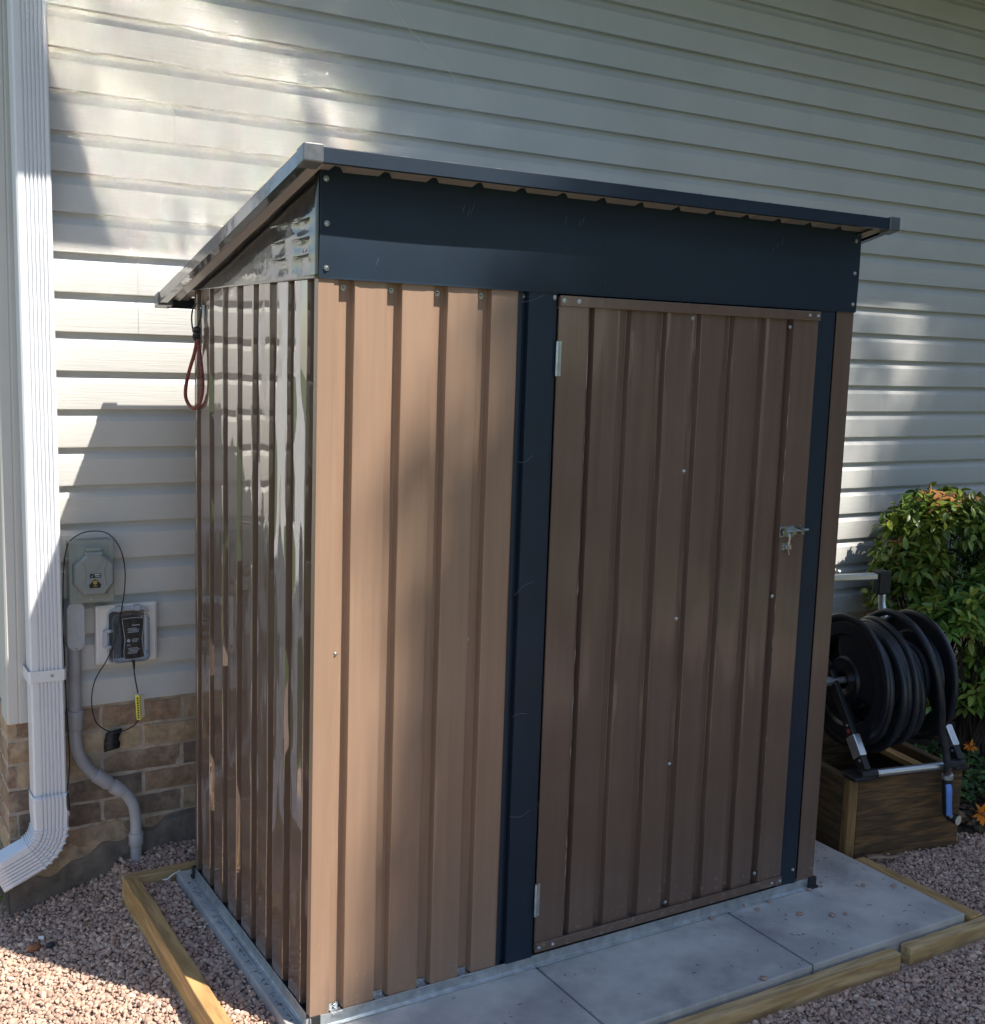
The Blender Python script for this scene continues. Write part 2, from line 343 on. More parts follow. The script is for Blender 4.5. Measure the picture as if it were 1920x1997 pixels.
def pebbles(name, regions, size, step, layers=2):
    P = []
    for (x0, x1, y0, y1, ok) in regions:
        for l in range(layers):
            X, Y = np.meshgrid(np.arange(x0, x1, step), np.arange(y0, y1, step)); X = X.ravel()+rng.uniform(-.5, .5, X.size)*step; Y = Y.ravel()+rng.uniform(-.5, .5, Y.size)*step
            for x, y in zip(X, Y):
                if ok(x, y): P.append((x, y, gz(x, y)+(l-layers+.6)*size*.75+rng.uniform(-.25, .25)*size))
    P = np.array(P); n = len(P); rot = rotm(n); sz = size*rng.choice([.55, .75, 1.0, 1.2, 1.45], n, p=[.2, .3, .3, .14, .06])*rng.uniform(.9, 1.1, n); vi = rng.integers(0, len(PV), n)
    base = np.array(PV)[vi]; V = np.einsum('nij,nkj->nki', rot, base)*sz[:, None, None]*.5
    V[:, :, 2] *= .85; V += P[:, None, :]
    nv = len(IV); Fc = (IF[None]+(np.arange(n)*nv)[:, None, None]).reshape(-1, 3)
    cols = np.repeat(gravel_cols(n), nv, axis=0); cols = np.concatenate([cols, np.ones((len(cols), 1))], 1)
    me = bpy.data.meshes.new(name); me.vertices.add(n*nv); me.vertices.foreach_set('co', V.astype(np.float32).ravel())
    me.loops.add(len(Fc)*3); me.loops.foreach_set('vertex_index', Fc.astype(np.int32).ravel())
    me.polygons.add(len(Fc)); me.polygons.foreach_set('loop_start', np.arange(0, len(Fc)*3, 3, dtype=np.int32)); me.polygons.foreach_set('loop_total', np.full(len(Fc), 3, dtype=np.int32))
    me.update(calc_edges=True); me.polygons.foreach_set('use_smooth', np.ones(len(Fc), bool)); me.set_sharp_from_angle(angle=R(48))
    at = me.color_attributes.new('col', 'FLOAT_COLOR', 'POINT'); at.data.foreach_set('color', cols.astype(np.float32).ravel())
    me.materials.append(gravel_m); o = new_obj(name, me); o['kind'] = 'stuff'; return o
inpl = lambda x, y: (x > 1.93 and y > 0.135-.185*(x-1.935) and x < 2.42+.19*(y-.05))
okL = lambda x, y: not (-.19 < x < -.145 and y < 1.02) and not (x > -.15 and .985 < y < 1.03) and not (x > -.042 and y < .99) and y < 1.225
tag(pebbles('gravel', [(-1.0, .25, -.05, 1.23, okL)], .0150, .0100), 'pinkish brown pea gravel left of the shed around the timber edging', 'gravel')
okR = lambda x, y: not (y > -.405 and x < 2.01) and not inpl(x, y) and not (x > 2.45 and y > .16+.1*math.sin(x*9)) and y < .5
okR2 = lambda x, y: okR(x, y) and (y < -.30 or x > 1.97)
tag(pebbles('gravel', [(.55, 3.3, -1.05, .5, okR2)], .0150, .0100), 'pinkish brown pea gravel in front and right of the grey pavers', 'gravel')
tag(pebbles('gravel', [(-1.0, .55, -1.0, -.405, lambda x, y: True), (-1.0, -.2, -.405, -.05, lambda x, y: True)], .019, .016, 1), 'pinkish brown pea gravel near the viewer in front of the pavers', 'gravel')

# ------------------------------------------------------------------ pavers
pe_x = [-.044, .629, 1.293, 1.918]; pe_y = [-.345, .312, .972]
lab = {(0, 0): 'grey concrete paver under the shed\'s front left corner', (1, 0): 'grey concrete paver in front of the shed between two joints',
       (2, 0): 'grey concrete paver by the right end of the shed, pebbles on it', (0, 1): 'grey concrete paver along the back left of the shed',
       (1, 1): 'grey concrete paver under the middle of the shed at the back', (2, 1): 'grey concrete paver behind, beside the wooden planter box'}
for i in range(3):
    for j in range(2):
        b = MB().quadbox(pe_x[i]+.003, pe_x[i+1]-.003, pe_y[j]+.003, pe_y[j+1]-.003, -.085, -.030-.001*((i+j) % 2))
        o = build('paver', b, paver_m, bevel=.004); tag(o, lab[(i, j)], 'paver', 'pavers under the shed')

# ------------------------------------------------------------------ timber edging
def timber(name, x0, x1, y0, y1, z0, z1, m, label):
    b = MB(); n = 14
    lx = (x1-x0) > (y1-y0)
    for k in range(n+1):
        t = k/n; wv = .0012*math.sin(k*1.7)
        if lx: x = x0+(x1-x0)*t; b.v += [(x, y0+wv, z0), (x, y1+wv, z0), (x, y1+wv, z1), (x, y0+wv, z1)]
        else: y = y0+(y1-y0)*t; b.v += [(x0+wv, y, z0), (x0+wv, y, z1), (x1+wv, y, z1), (x1+wv, y, z0)]
    for k in range(n):
        for q in range(4): b.f.append((k*4+q, k*4+(q+1) % 4, (k+1)*4+(q+1) % 4, (k+1)*4+q)); b.m.append(0)
    b.f += [(3, 2, 1, 0), (n*4, n*4+1, n*4+2, n*4+3)]; b.m += [0, 0]
    return tag(build(name, b, m, bevel=.003), label, 'timber', 'timber edging around the pavers')
timber('edging_timber', -.190, -.149, -.40, .985, -.20, -.030, timbery_m, 'long honey-coloured edging timber running left of the shed')
timber('edging_timber', -.190, .30, .987, 1.024, -.12, -.032, timberx_m, 'short edging timber behind the shed near the house wall')
timber('edging_timber', -.149, 1.58, -.392, -.354, -.14, -.045, timberx_m, 'long front edging timber along the pavers')
timber('edging_timber', 1.625, 2.03, -.388, -.352, -.12, -.047, timberx_m, 'short edging timber beyond the gap at the front right')
timber('edging_timber', 1.938, 1.985, -.348, .10, -.12, -.044, timbery_m, 'sandy edging timber sunk in gravel right of the pavers')

# ------------------------------------------------------------------ house
XC = -0.472
house = thing('house', 'cream vinyl-sided house wall with brown brick base and wide eave', 'house', (2, 1.6, -.1))
def lap_profile(z_top):   # one course from its top (under the lip above) to its butt: (y, z)
    zb = z_top-S
    return [(YW+.024, z_top+.003), (YW+.0235, z_top-.010), (YW+.020, z_top-.016), (YW+.009, z_top-.028), (YW+.0045, z_top-.033), (YW+.002, z_top-.036),
            (YW+.0005, zb+.004), (YW+.0012, zb+.001), (YW+.004, zb), (YW+.0245, zb+.001)]
sid = MB()
def course(mb, x0, x1, z_top, off):
    n0 = 5; xs_ = list(np.linspace(x0, x1, max(2, int((x1-x0)/.5)+1))); pr = lap_profile(z_top); k = len(pr)
    vs = [(x, y+off+.0006*math.sin(x*3.1+z_top*40), z+.0007*math.sin(x*2.3+z_top*11)) for x in xs_ for (y, z) in pr]
    fs = [(i*k+j, (i+1)*k+j, (i+1)*k+j+1, i*k+j+1)[::-1] for i in range(len(xs_)-1) for j in range(k-1)]
    mb.add(vs, fs)
seams = {-1: 1.8, 0: 2.66, 1: .995, 2: 1.86, 3: 2.98, 4: -.072, 5: 3.9, 6: 2.3, 7: 3.2, 8: 1.0, 9: 2.0, -2: 3.3, -3: 1.2}
def pair_of(k): return (k-1)//2+1 if k >= 1 else ((k-1)//2+1)
for k in range(-6, 19):      # course k spans z Z0-kS .. Z0-(k+1)S
    zt = Z0-k*S; p = pair_of(k); x = seams.get(p, 1.5)
    course(sid, -.392, x+.012, zt, .0008)
    course(sid, x, 9.0, zt, -.0006)
build('siding', sid, siding_m, house, smooth=True, angle=30)
bk = MB().quadbox(XC+.06, 9, YW+.027, YW+.16, .44, 3.42); build('sheathing', bk, soffit_m, house)
pt = MB(); course(pt, .04, .242, Z0-3*S, -.0055); o = build('siding_patch', pt, siding_m, house)
o['label'] = 'short replaced piece of siding standing slightly proud'
so_ = o.modifiers.new('th', 'SOLIDIFY'); so_.thickness = .004; so_.offset = -1
# corner trim: front leg, return leg round the corner
ct = MB()
prf = [(XC, YW-.012), (XC+.004, YW-.017), (XC+.030, YW-.017), (XC+.033, YW-.014), (XC+.036, YW-.017), (XC+.086, YW-.017), (XC+.090, YW-.012), (XC+.090, YW+.03), (XC+.02, YW+.03), (XC+.02, YW+.09), (XC, YW+.09)]
ct.prism(prf, .415, 3.28, 2); build('corner_trim', ct, trim_m, house, smooth=True, angle=25, bevel=.0015)
# side wall beyond the corner (facing left)
sw = MB()
for k in range(-6, 19):
    zt = Z0-k*S; pr = [(XC+.0+(YW-y)*-1+.012, z) for (y, z) in lap_profile(zt)]
    kk = len(pr); sw.add([(x, yy, z) for yy in (YW+.09, 8.0) for (x, z) in pr], [(j, j+1, kk+j+1, kk+j) for j in range(kk-1)])
build('side_siding', sw, siding_m, house, smooth=True, angle=30)
# brick base with real bricks
bb = MB(); cols = []; BC = [(.40, .265, .175), (.30, .205, .15), (.46, .33, .21), (.35, .24, .165), (.22, .16, .125), (.50, .37, .24)]
def brick(mb, x0, x1, z0, z1, yf, depth, side=None):
    j = lambda a=.0016: random.uniform(-a, a)
    nxb, nzb = 7, 3; c = random.choice(BC); f_ = random.uniform(.82, 1.15); vs = []; fs = []
    for iz in range(nzb+1):
        for ix in range(nxb+1):
            ex = min(ix, nxb-ix) == 0; ez = min(iz, nzb-iz) == 0
            x = x0+(x1-x0)*ix/nxb+(j(.0022) if ex else j()); z = z0+(z1-z0)*iz/nzb+(j(.002) if ez else j())
            y = yf+(.004 if (ex or ez) else 0)+j(.0014)
            if side: vs.append((side+(y-yf), x, z))
            else: vs.append((x, y, z))
    for iz in range(nzb):
        for ix in range(nxb):
            a = iz*(nxb+1)+ix; fs.append((a, a+1, a+nxb+2, a+nxb+1))
    # rim going back to the mortar
    ring = [ix for ix in range(nxb+1)]+[iz*(nxb+1)+nxb for iz in range(1, nzb+1)]+[nzb*(nxb+1)+ix for ix in range(nxb-1, -1, -1)]+[iz*(nxb+1) for iz in range(nzb-1, 0, -1)]
    n0 = len(vs)
    for r_ in ring:
        v = vs[r_]; vs.append((v[0]+depth, v[1], v[2]) if side else (v[0], v[1]+depth, v[2]))
    for q in range(len(ring)):
        q2 = (q+1) % len(ring); fs.append((ring[q], n0+q, n0+q2, ring[q2]))
    mb.add(vs, fs)
    for _ in vs: cols.append((c[0]*f_, c[1]*f_, c[2]*f_, 1))
BH = .0768; BL = .253
for r_ in range(8):
    z1 = .424-r_*BH; z0 = z1-BH+.011; off = -.194+.006 if r_ % 2 == 0 else -.066+.006
    x = off-BL*2
    while x < 9:
        a, b_ = max(x, XC+.004), x+BL-.012
        if b_-a > .03 and (x < 3.5 or r_ < 3): brick(bb, a, b_, z0, z1, YW+.012+random.uniform(-.0015, .002), .02)
        x += BL
    y = YW+.016+(0 if r_ % 2 else -.12)
    while y < 4:
        a = max(y, YW+.016)
        if y+BL-.012-a > .03: brick(bb, a, y+BL-.012, z0, z1, 0, .02, side=XC)
        y += BL
build('brick_base', bb, brick_m, house, smooth=True, angle=50, cols=cols)
mo = MB(); nn = 220
mo.quadbox(XC+.004, 9, YW+.0185, YW+.14, -.30, .437); mo.quadbox(XC+.006, XC+.10, YW+.02, 8, -.30, .437)
build('mortar', mo, mortar_m, house)
# rough foundation, proud of the brick, with an uneven top
def ftop(x): return -.098+.30*max(0, min(.4, x+.46))+.010*math.sin(x*23)+.008*math.sin(x*61+1) if x < 0 else .035+.01*math.sin(x*17)
fo = MB(); X_ = list(np.arange(XC-.004, .6, .014))+list(np.arange(.6, 9.1, .3)); rows = 9; vs = []
rq = random.Random(4)
for ix, x in enumerate(X_):
    top = ftop(x)
    for q in range(rows):
        t = q/(rows-1); z = top+(-.34-top)*t; yy = YW-.002-.012*min(1, t*4)+rq.uniform(-.003, .003)
        if q == 0: yy = YW+.018
        if q == 1: z = top-.006
        vs.append((x+rq.uniform(-.002, .002) if ix else x, yy, z))
fs = [(i*rows+q, i*rows+q+1, (i+1)*rows+q+1, (i+1)*rows+q) for i in range(len(X_)-1) for q in range(rows-1)]
fo.add(vs, fs); fo.quadbox(XC-.004, XC+.05, YW+.02, 8, -.34, -.09); build('foundation', fo, found_m, house, smooth=True, angle=60)
# tan mortar smear just above the foundation
pm = MB(); vs = []; X_ = list(np.arange(XC-.002, -.10, .012)); rows = 7
for ix, x in enumerate(X_):
    b0 = ftop(x)-.012+rq.uniform(-.003, .003); hh = (.058+.018*math.sin(x*31)+.010*math.sin(x*83))*max(.15, min(1, (-.09-x)/.06))
    for q in range(rows):
        t = q/(rows-1); vs.append((x, YW+.004-.012*math.sin(math.pi*min(1, .25+t))*(1-t)**.5+rq.uniform(-.0018, .0018)+.012*t, b0+hh*t+rq.uniform(-.002, .002)))
pm.add(vs, [(i*rows+q, (i+1)*rows+q, (i+1)*rows+q+1, i*rows+q+1) for i in range(len(X_)-1) for q in range(rows-1)])
build('mortar_smear', pm, parge_m, house, smooth=True, angle=70)
# eave: soffit, fascia, gutter and roof slope, high above the frame
EO = .95; EZ = 1.83+SE*EO
ev = MB().quadbox(XC-.35, 9.3, YW-EO+.02, YW+.02, EZ, EZ+.02); build('soffit', ev, soffit_m, house)
ev = MB().quadbox(XC-.35, 9.3, YW-EO, YW-EO+.02, EZ, EZ+.16); build('fascia', ev, gutter_m, house)
ev = MB(); ev.add([(XC-.38, YW-EO-.04, EZ+.165), (9.35, YW-EO-.04, EZ+.165), (9.35, 6, EZ+3.0), (XC-.38, 6, EZ+3.0), (XC-.38, YW-EO-.04, EZ+.18), (9.35, YW-EO-.04, EZ+.18), (9.35, 6, EZ+3.02), (XC-.38, 6, EZ+3.02)],
                 [(0, 3, 2, 1), (4, 5, 6, 7), (0, 1, 5, 4), (1, 2, 6, 5), (2, 3, 7, 6), (3, 0, 4, 7)]); build('roof', ev, shingle_m, house)
ev = MB().quadbox(9.0, 9.1, YW, 8, -.3, EZ+.05); ev.quadbox(XC+.12, 9, 8, 8.1, -.3, EZ); build('rear_wall', ev, soffit_m, house)

# thread hanging on the wall
tp = smoothpath([(.715, YW-.004, 2.72), (.80, YW-.004, 2.62), (.90, YW-.004, 2.55), (.985, YW-.003, 2.482), (.993, YW-.003, 2.46)], 5)
tag(build('thread', MB().tube(tp, .0011, 5), thread_m), 'thin pale thread clinging slantwise to the upper siding', 'thread')

# ------------------------------------------------------------------ screws
def screw(mb, p, n, r=.0052):
    n = Vector(n); p = Vector(p)
    mb.tube([p, p+n*.0012], r*1.25, 14); mb.tube([p+n*.0012, p+n*.0035, p+n*.0055], [r*.85, r*.8, r*.35], 10)
def add_screw(p, n, parent, r=.0050, m=None, name='screw', local=False):
    s_ = MB(); screw(s_, p, n, r); return build(name, s_, m or zinc_m, parent, smooth=True, local=local)

# ------------------------------------------------------------------ shed
W, D, HB, HT = 1.6353, .9024, 1.7074, 1.93
shed = thing('garden_shed', 'brown ribbed metal shed with navy trim and lean-to roof', 'shed', (W/2, D/2, -.03))
def ribline(s0, s1, rec, depth=.022, jit=.0004):
    pts = [(s0, 0)]
    for a, b_ in rec:
        pts += [(a-.002, 0), (a-.0006, .0008), (a+.0025, depth-.0015), (a+.004, depth), (b_-.004, depth), (b_-.0025, depth-.0015), (b_+.0006, .0008), (b_+.002, 0)]
    pts.append((s1, 0)); out = []
    for i in range(len(pts)-1):      # subdivide the flats and give them the faint waviness of thin sheet
        (a, d), (c, e) = pts[i], pts[i+1]; n = max(1, int((c-a)/.012))
        for k in range(n):
            t = k/n; out.append((a+(c-a)*t, d+(e-d)*t+(random.uniform(-jit, jit) if 0 < k else 0)))
    out.append(pts[-1]); return out
def ribpanel(line, z0, z1, place, th=.0012, nz=24, wav=.0008, ztop=None):
    mb = MB(); k = len(line); ph = [random.uniform(0, 6) for _ in line]; vs = []
    for side in (0, 1):
        for iz in range(nz+1):
            for i, (s_, d) in enumerate(line):
                zt = ztop(s_) if ztop else z1; z = z0+(zt-z0)*iz/nz
                dd = d+side*th+wav*math.sin(z*7+ph[i//6])+wav*.6*math.sin(z*17+ph[i//4])
                vs.append(place(s_, dd, z))
    n1 = k*(nz+1); fs = []
    for iz in range(nz):
        for i in range(k-1):
            a = iz*k+i; fs.append((a, a+1, a+k+1, a+k)); fs.append((n1+a, n1+a+k, n1+a+k+1, n1+a+1))
    for i in range(k-1):
        fs.append((i, n1+i, n1+i+1, i+1)); a = nz*k+i; fs.append((a, a+1, n1+a+1, n1+a))
    mb.add(vs, fs); return mb
PX = .1165
front = ribline(.0, .508, [(.047+PX*i, .0835+PX*i) for i in range(4)])
build('front_panel', ribpanel(front, 0, HB+.02, lambda s_, d, z: (s_, d, z)), brown_m, shed, smooth=True, angle=28)
left = ribline(.0, D, [(.026+.1168*i, .0655+.1168*i) for i in range(8) if .0655+.1168*i < D-.015], jit=.00013)
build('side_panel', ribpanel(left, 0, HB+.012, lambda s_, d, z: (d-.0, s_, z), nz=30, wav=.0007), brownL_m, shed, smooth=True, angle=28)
rightl = ribline(.0, D, [(.026+.1168*i, .0655+.1168*i) for i in range(7)])
build('side_panel', ribpanel(rightl, 0, HB+.012, lambda s_, d, z: (W-d, s_, z), nz=12), brown_m, shed, smooth=True, angle=28)
backl = ribline(.0, W, [(.047+PX*i, .0835+PX*i) for i in range(13)])
build('back_panel', ribpanel(backl, 0, HB+.005, lambda s_, d, z: (s_, D-d, z), nz=8), brown_m, shed, smooth=True, angle=28)
# corner folds
cf = MB(); cf.prism([(-.003, -.003), (.034, -.003), (.034, -.0012), (-.0012, -.0012), (-.0012, .018), (-.003, .018)], .0, HB, 2)
build('corner_fold', cf, brown_m, shed, bevel=.0008)
cf = MB(); cf.prism([(1.570, -.004), (W+.003, -.004), (W+.003, .03), (W+.0012, .03), (W+.0012, -.0022), (1.570, -.0022)], .0, HB, 2)
build('corner_fold', cf, brown_shade_m, shed, bevel=.0012)
# navy posts
po = MB(); po.prism([(.506, -.003), (.517, -.003), (.5185, .012), (.532, .012), (.5335, -.006), (.614, -.006), (.614, -.0045), (.535, -.0045), (.533, .014), (.517, .014), (.515, -.0015), (.506, -.0015)], 0, HB, 2)
build('door_post', po, navy_m, shed, bevel=.0006)
po = MB(); po.prism([(1.484, -.003), (1.562, -.005), (1.564, .008), (1.568, .008), (1.568, .010), (1.562, .010), (1.560, -.0035), (1.484, -.0015)], 0, HB, 2)
build('door_post', po, navy_m, shed, bevel=.0006)
# header band with a slight bulge
hd = MB(); nx_, nz_ = 60, 10
def hy(x, z): t = (z-HB)/(HT-HB); return -.0075-.0035*math.sin(math.pi*t)*(1+.6*math.sin(x*2.1+.4))-.0015*math.sin(x*9+z*5)
vs = [(-.004+(W+.012)*i/nx_, hy(i/nx_*W, HB+(HT+.014-HB)*q/nz_), HB+(HT+.014-HB)*q/nz_) for q in range(nz_+1) for i in range(nx_+1)]
vs += [(x, y+.0015, z) for (x, y, z) in vs]; N1 = (nx_+1)*(nz_+1); fs = []
for q in range(nz_):
    for i in range(nx_):
        a = q*(nx_+1)+i; fs += [(a, a+1, a+nx_+2, a+nx_+1), (N1+a, N1+a+nx_+1, N1+a+nx_+2, N1+a+1)]
for i in range(nx_): fs.append((i, N1+i, N1+i+1, i+1))
for q in range(nz_):
    a = q*(nx_+1); fs.append((a, a+nx_+1, N1+a+nx_+1, N1+a)); a += nx_; fs.append((a, N1+a, N1+a+nx_+1, a+nx_+1))
hd.add(vs, fs); hd.quadbox(-.002, W+.004, -.0085, -.0065, HB-.0015, HB+.004)
header = build('header_band', hd, navy_m, shed, smooth=True, angle=40)
for p in [(.010, 0, 1.914), (.011, 0, 1.821), (.012, 0, 1.728), (1.622, 0, 1.905), (1.624, 0, 1.815), (1.626, 0, 1.728)]:
    add_screw((p[0], hy(p[0], p[2])-.001, p[2]), (0, -1, 0), header)
# fine scratches on the paint
rs_ = random.Random(11); scr_m = mat('scuffed_paint', (.22, .26, .30), .6)
for (x, z) in [(.34, 1.87), (.352, 1.86), (.362, 1.868), (.62, 1.868), (.66, 1.862), (.670, 1.868), (1.30, 1.852), (1.312, 1.858), (1.33, 1.868), (.13, 1.742), (.75, 1.738)]:
    l = rs_.uniform(.012, .034); y = hy(x, z)-.0003; a = Vector((x, y, z)); b_ = a+Vector((l*.35, -.0001, l)); sx = MB()
    sx.tube([a, (a+b_)/2+Vector((.001, -.0001, 0)), b_], [.0001, .00032, .0001], 4); build('scratch', sx, scr_m, header)
for (x0, z0_, x1, z1_) in [(.512, 1.68, .575, 1.70), (.515, 1.30, .560, 1.315), (.52, .97, .575, 1.0), (.525, .66, .570, .663), (.53, .40, .59, .405)]:
    sx = MB(); sx.tube(smoothpath([(x0, -.0064, z0_), ((x0+x1)/2, -.0066, (z0_+z1_)/2+rs_.uniform(-.01, .012)), (x1, -.0064, z1_)], 5), .00028, 4); build('scratch', sx, scr_m, shed)

# side gable sheets (charcoal gloss)
def rz(y): return 1.93-.244*y
for side in (0, 1):
    gb = MB(); ny = 46; nzz = 22; vs = []
    for iz in range(nzz+1):
        for iy in range(ny+1):
            y = -.004+(D+.022)*iy/ny; zb = HB-.002+ .0*y; zt = rz(y)+.012; zt = max(zt, zb+.002)
            z = zb+(zt-zb)*iz/nzz
            x = -.0050-.0009*math.sin(y*8+z*7)-.0004*math.sin(y*19-z*11)
            # pressed vents: ledges with crumpled sheet round them
            for (y0, z0) in [(.228, 1.832), (.09, 1.832), (.228, 1.792), (.09, 1.792), (.228, 1.753), (.09, 1.755)]:
                dy = max(0, abs(y-y0)-.045); dz = z-z0
                if dz > 0: x -= .0045*math.exp(-(dy/.012)**2)*math.exp(-dz/.012)
                x += .003*math.exp(-((y-y0)/.035)**2)*math.exp(-((dz+.02)/.012)**2)
            if side: x = W-(x)
            vs.append((x, y, z))
    a_ = ny+1
    gb.add(vs, [(q*a_+i, q*a_+i+1, (q+1)*a_+i+1, (q+1)*a_+i) if side else (q*a_+i, (q+1)*a_+i, (q+1)*a_+i+1, q*a_+i+1) for q in range(nzz) for i in range(ny)])
    gab = build('gable_sheet', gb, navyL_m, shed, smooth=True, angle=60)
    so_ = gab.modifiers.new('th', 'SOLIDIFY'); so_.thickness = .0015; so_.offset = -1
    if side == 0:
        for (y0, z0) in [(.228, 1.832), (.09, 1.832), (.228, 1.792), (.09, 1.792), (.228, 1.753), (.09, 1.755)]:
            l = MB(); l.tube([(-.008, y0-.047, z0+.004), (-.0125, y0-.03, z0), (-.0125, y0+.03, z0-.001), (-.008, y0+.047, z0-.002)], [.0012, .0025, .0025, .0012], 6)
            build('vent_slot', l, navyL_m, gab, smooth=True)
# roof: ribbed sheets sheared to the slope
RX0, RX1, RY0, RY1 = -.068, 1.678, -.094, 1.022
def shr(v): return Vector((v.x, v.y, v.z+rz(v.y)))
rl = []; x = RX0
rl.append((RX0, 0))
while x < RX1-.05:
    a = x+.085; rl += [(a, 0), (a+.013, .011), (a+.026, .011), (a+.032, 0)]; x += .1165
rl = [(min(p, RX1), q) for p, q in rl if p < RX1]+[(RX1, 0)]
rf = MB(); ny = 40; k = len(rl); vs = []; rr3 = random.Random(9)
for th in (0, 1):
    for iy in range(ny+1):
        y = RY0+(RY1-RY0)*iy/ny
        for i, (px_, h) in enumerate(rl):
            vs.append((px_, y, rz(y)+h+.0012*th+.0009*math.sin(y*13+i*1.3)*(1 if 0 < iy < ny else 0)))
n1 = k*(ny+1); fs = []; ms = []
for iy in range(ny):
    for i in range(k-1):
        a = iy*k+i; fs.append((a, a+k, a+k+1, a+1)); ms.append(1); fs.append((n1+a, n1+a+1, n1+a+k+1, n1+a+k)); ms.append(0)
for i in range(k-1):
    for iy in (0, ny):
        a = iy*k+i; fs.append((a, a+1, n1+a+1, n1+a) if iy == 0 else (a, n1+a, n1+a+1, a+1)); ms.append(1)
rf.add(vs, fs); rf.m = ms
build('roof_sheet', rf, [roof_m, pan_m], shed, smooth=True, angle=25)
def chan(a, b_):  # C channel section: outer face a->b
    pass
tr = MB(); z0, z1 = -.022, .0090   # relative to rz(-.1)=1.9544
sec = [(-.100, z0), (-.100, z1), (-.070, z1), (-.070, z1-.0015), (-.0985, z1-.0015), (-.0985, z0+.0015), (-.082, z0+.0015), (-.082, z0)]
base_f = rz(-.1)
tr.prism([(y, z+base_f) for y, z in sec], RX0+.022, RX1-.022, 0)
ft = build('roof_trim', tr, navy_m, shed, bevel=.0008)
ft['label'] = 'front roof trim'
tr = MB(); base_b = rz(1.03)
tr.prism([(2*.465-y+0.0, z+base_b) for y, z in sec], RX0+.022, RX1-.022, 0); build('roof_trim', tr, navy_m, shed, bevel=.0008)
for sx_ in (0, 1):
    tr = MB(); X0 = RX0-.007 if not sx_ else RX1+.007; sg = 1 if not sx_ else -1
    s2 = [(0, -.020), (0, .0115), (.030*sg, .0115), (.030*sg, .010), (.0015*sg, .010), (.0015*sg, -.0185), (.022*sg, -.0185), (.022*sg, -.020)]
    tr.prism([(X0+a, c) for a, c in s2], RY0+.02, RY1-.02, 1); tr.xf(shr); build('roof_trim', tr, navyL_m, shed, bevel=.0008)
    # brown folded flange under the side overhang
    fl = MB(); fl.prism([(X0+.024*sg, -.012), (X0+.040*sg, -.002), (X0+.058*sg, -.010), (X0+.058*sg, -.0115), (X0+.040*sg, -.0035), (X0+.024*sg, -.0135)], RY0+.03, RY1-.03, 1); fl.xf(shr)
    build('roof_flange', fl, pan_m, shed)
def cap(x, y, sxx, syy, m, label):
    c_ = MB(); c_.quadbox(min(x, x+sxx), max(x, x+sxx), min(y, y+syy), max(y, y+syy), -.024, .0135)
    c_.xf(shr); o = build('corner_cap', c_, m, shed, bevel=.003); o['label'] = label
capm = mat('cap_plastic', (0.09, 0.10, 0.115), 0.38, coat=.6, var=.2, vscale=60)
cap(RX0-.0105, -.1035, .044, .042, capm, 'front left roof corner cap'); cap(RX1+.0105, -.1035, -.040, .040, capm, 'front right roof corner cap')
cap(RX0-.0105, 1.0335, .044, -.042, capm, 'back left roof corner cap'); cap(RX1+.0105, 1.0335, -.044, -.042, capm, 'back right roof corner cap')
# door
door = bpy.data.objects.new('door', None)
dl = ribline(.700, 1.397, [(.687+PX*0+.018, .725), (.8045, .8365), (.9195, .953), (1.035, 1.068), (1.150, 1.182), (1.264, 1.296), (1.371, 1.396)][1:6], .018)
dm = ribpanel([(.616, 0), (.703, 0), (.7045, .018), (.722, .018), (.725, 0)]+[p for p in dl if .73 < p[0] < 1.366]+[(1.370, 0), (1.373, .018), (1.393, .018), (1.396, 0), (1.486, 0)], .022, 1.698, lambda s_, d, z: (s_, -.010+d, z))
door = build('door', dm, brown_shade_m, shed, smooth=True, angle=28)
st = MB(); st.quadbox(.616, .7035, -.0135, -.0105, .0205, 1.6985); build('door_edge_strip', st, brown_shade_m, door, bevel=.0006)
st = MB(); st.quadbox(1.396, 1.489, -.0135, -.0105, .0205, 1.6985); build('door_edge_strip', st, brown_shade_m, door, bevel=.0006)
st = MB(); st.quadbox(.615, 1.4895, -.0205, -.0138, 1.676, 1.7015); build('door_rail', st, brown_shade_m, door, bevel=.0012)
st = MB(); st.quadbox(.615, 1.4895, -.0205, -.0138, .018, .042); build('door_rail', st, brown_shade_m, door, bevel=.0012)
for x in (.625, .668, 1.448, 1.48): add_screw((x, -.0206, 1.689), (0, -1, 0), door, .005)
for x in (.625, .668, 1.448, 1.48): add_screw((x, -.0206, .030), (0, -1, 0), door, .005)
for (x, z) in [(1.037, 1.665), (1.372+.012, 1.655), (1.035, 1.265), (1.036, .866), (1.04, .459), (1.052, .055), (1.385, .07), (1.383, .9)]:
    add_screw((x, -.0095 if abs(x-1.052) < .02 else -.0105, z), (0, -1, 0), door, .0048)
# flaking paint edges and scuffs along the strips
for x0 in (.7045, 1.395):
    fk = MB(); rk = random.Random(int(x0*100)); z = .08; pts = []
    while z < 1.66: pts.append((x0+rk.uniform(-.0012, .0016), -.0139, z)); z += rk.uniform(.012, .035)
    rad = [rk.choice([.00004, .00004, .00006, .0003, .0005, .0011]) for _ in pts]; fk.tube(pts, rad, 4)
    o = build('paint_flake', fk, mat('flake%d' % int(x0*10), (.33, .28, .25), .7), door)
for (zc, h) in [(1.55, .084), (.16, .088)]:
    hg = MB(); hg.tube([(.6145, -.014, zc-h/2), (.6145, -.014, zc+h/2)], .0042, 10); hg.quadbox(.6155, .626, -.0142, -.0136, zc-h/2, zc+h/2)
    for q in (-1, 0, 1): hg.tube([(.6145, -.014, zc+q*h*.28-.001), (.6145, -.014, zc+q*h*.28+.001)], .0048, 10)
    build('hinge', hg, galv_m, door, smooth=True)
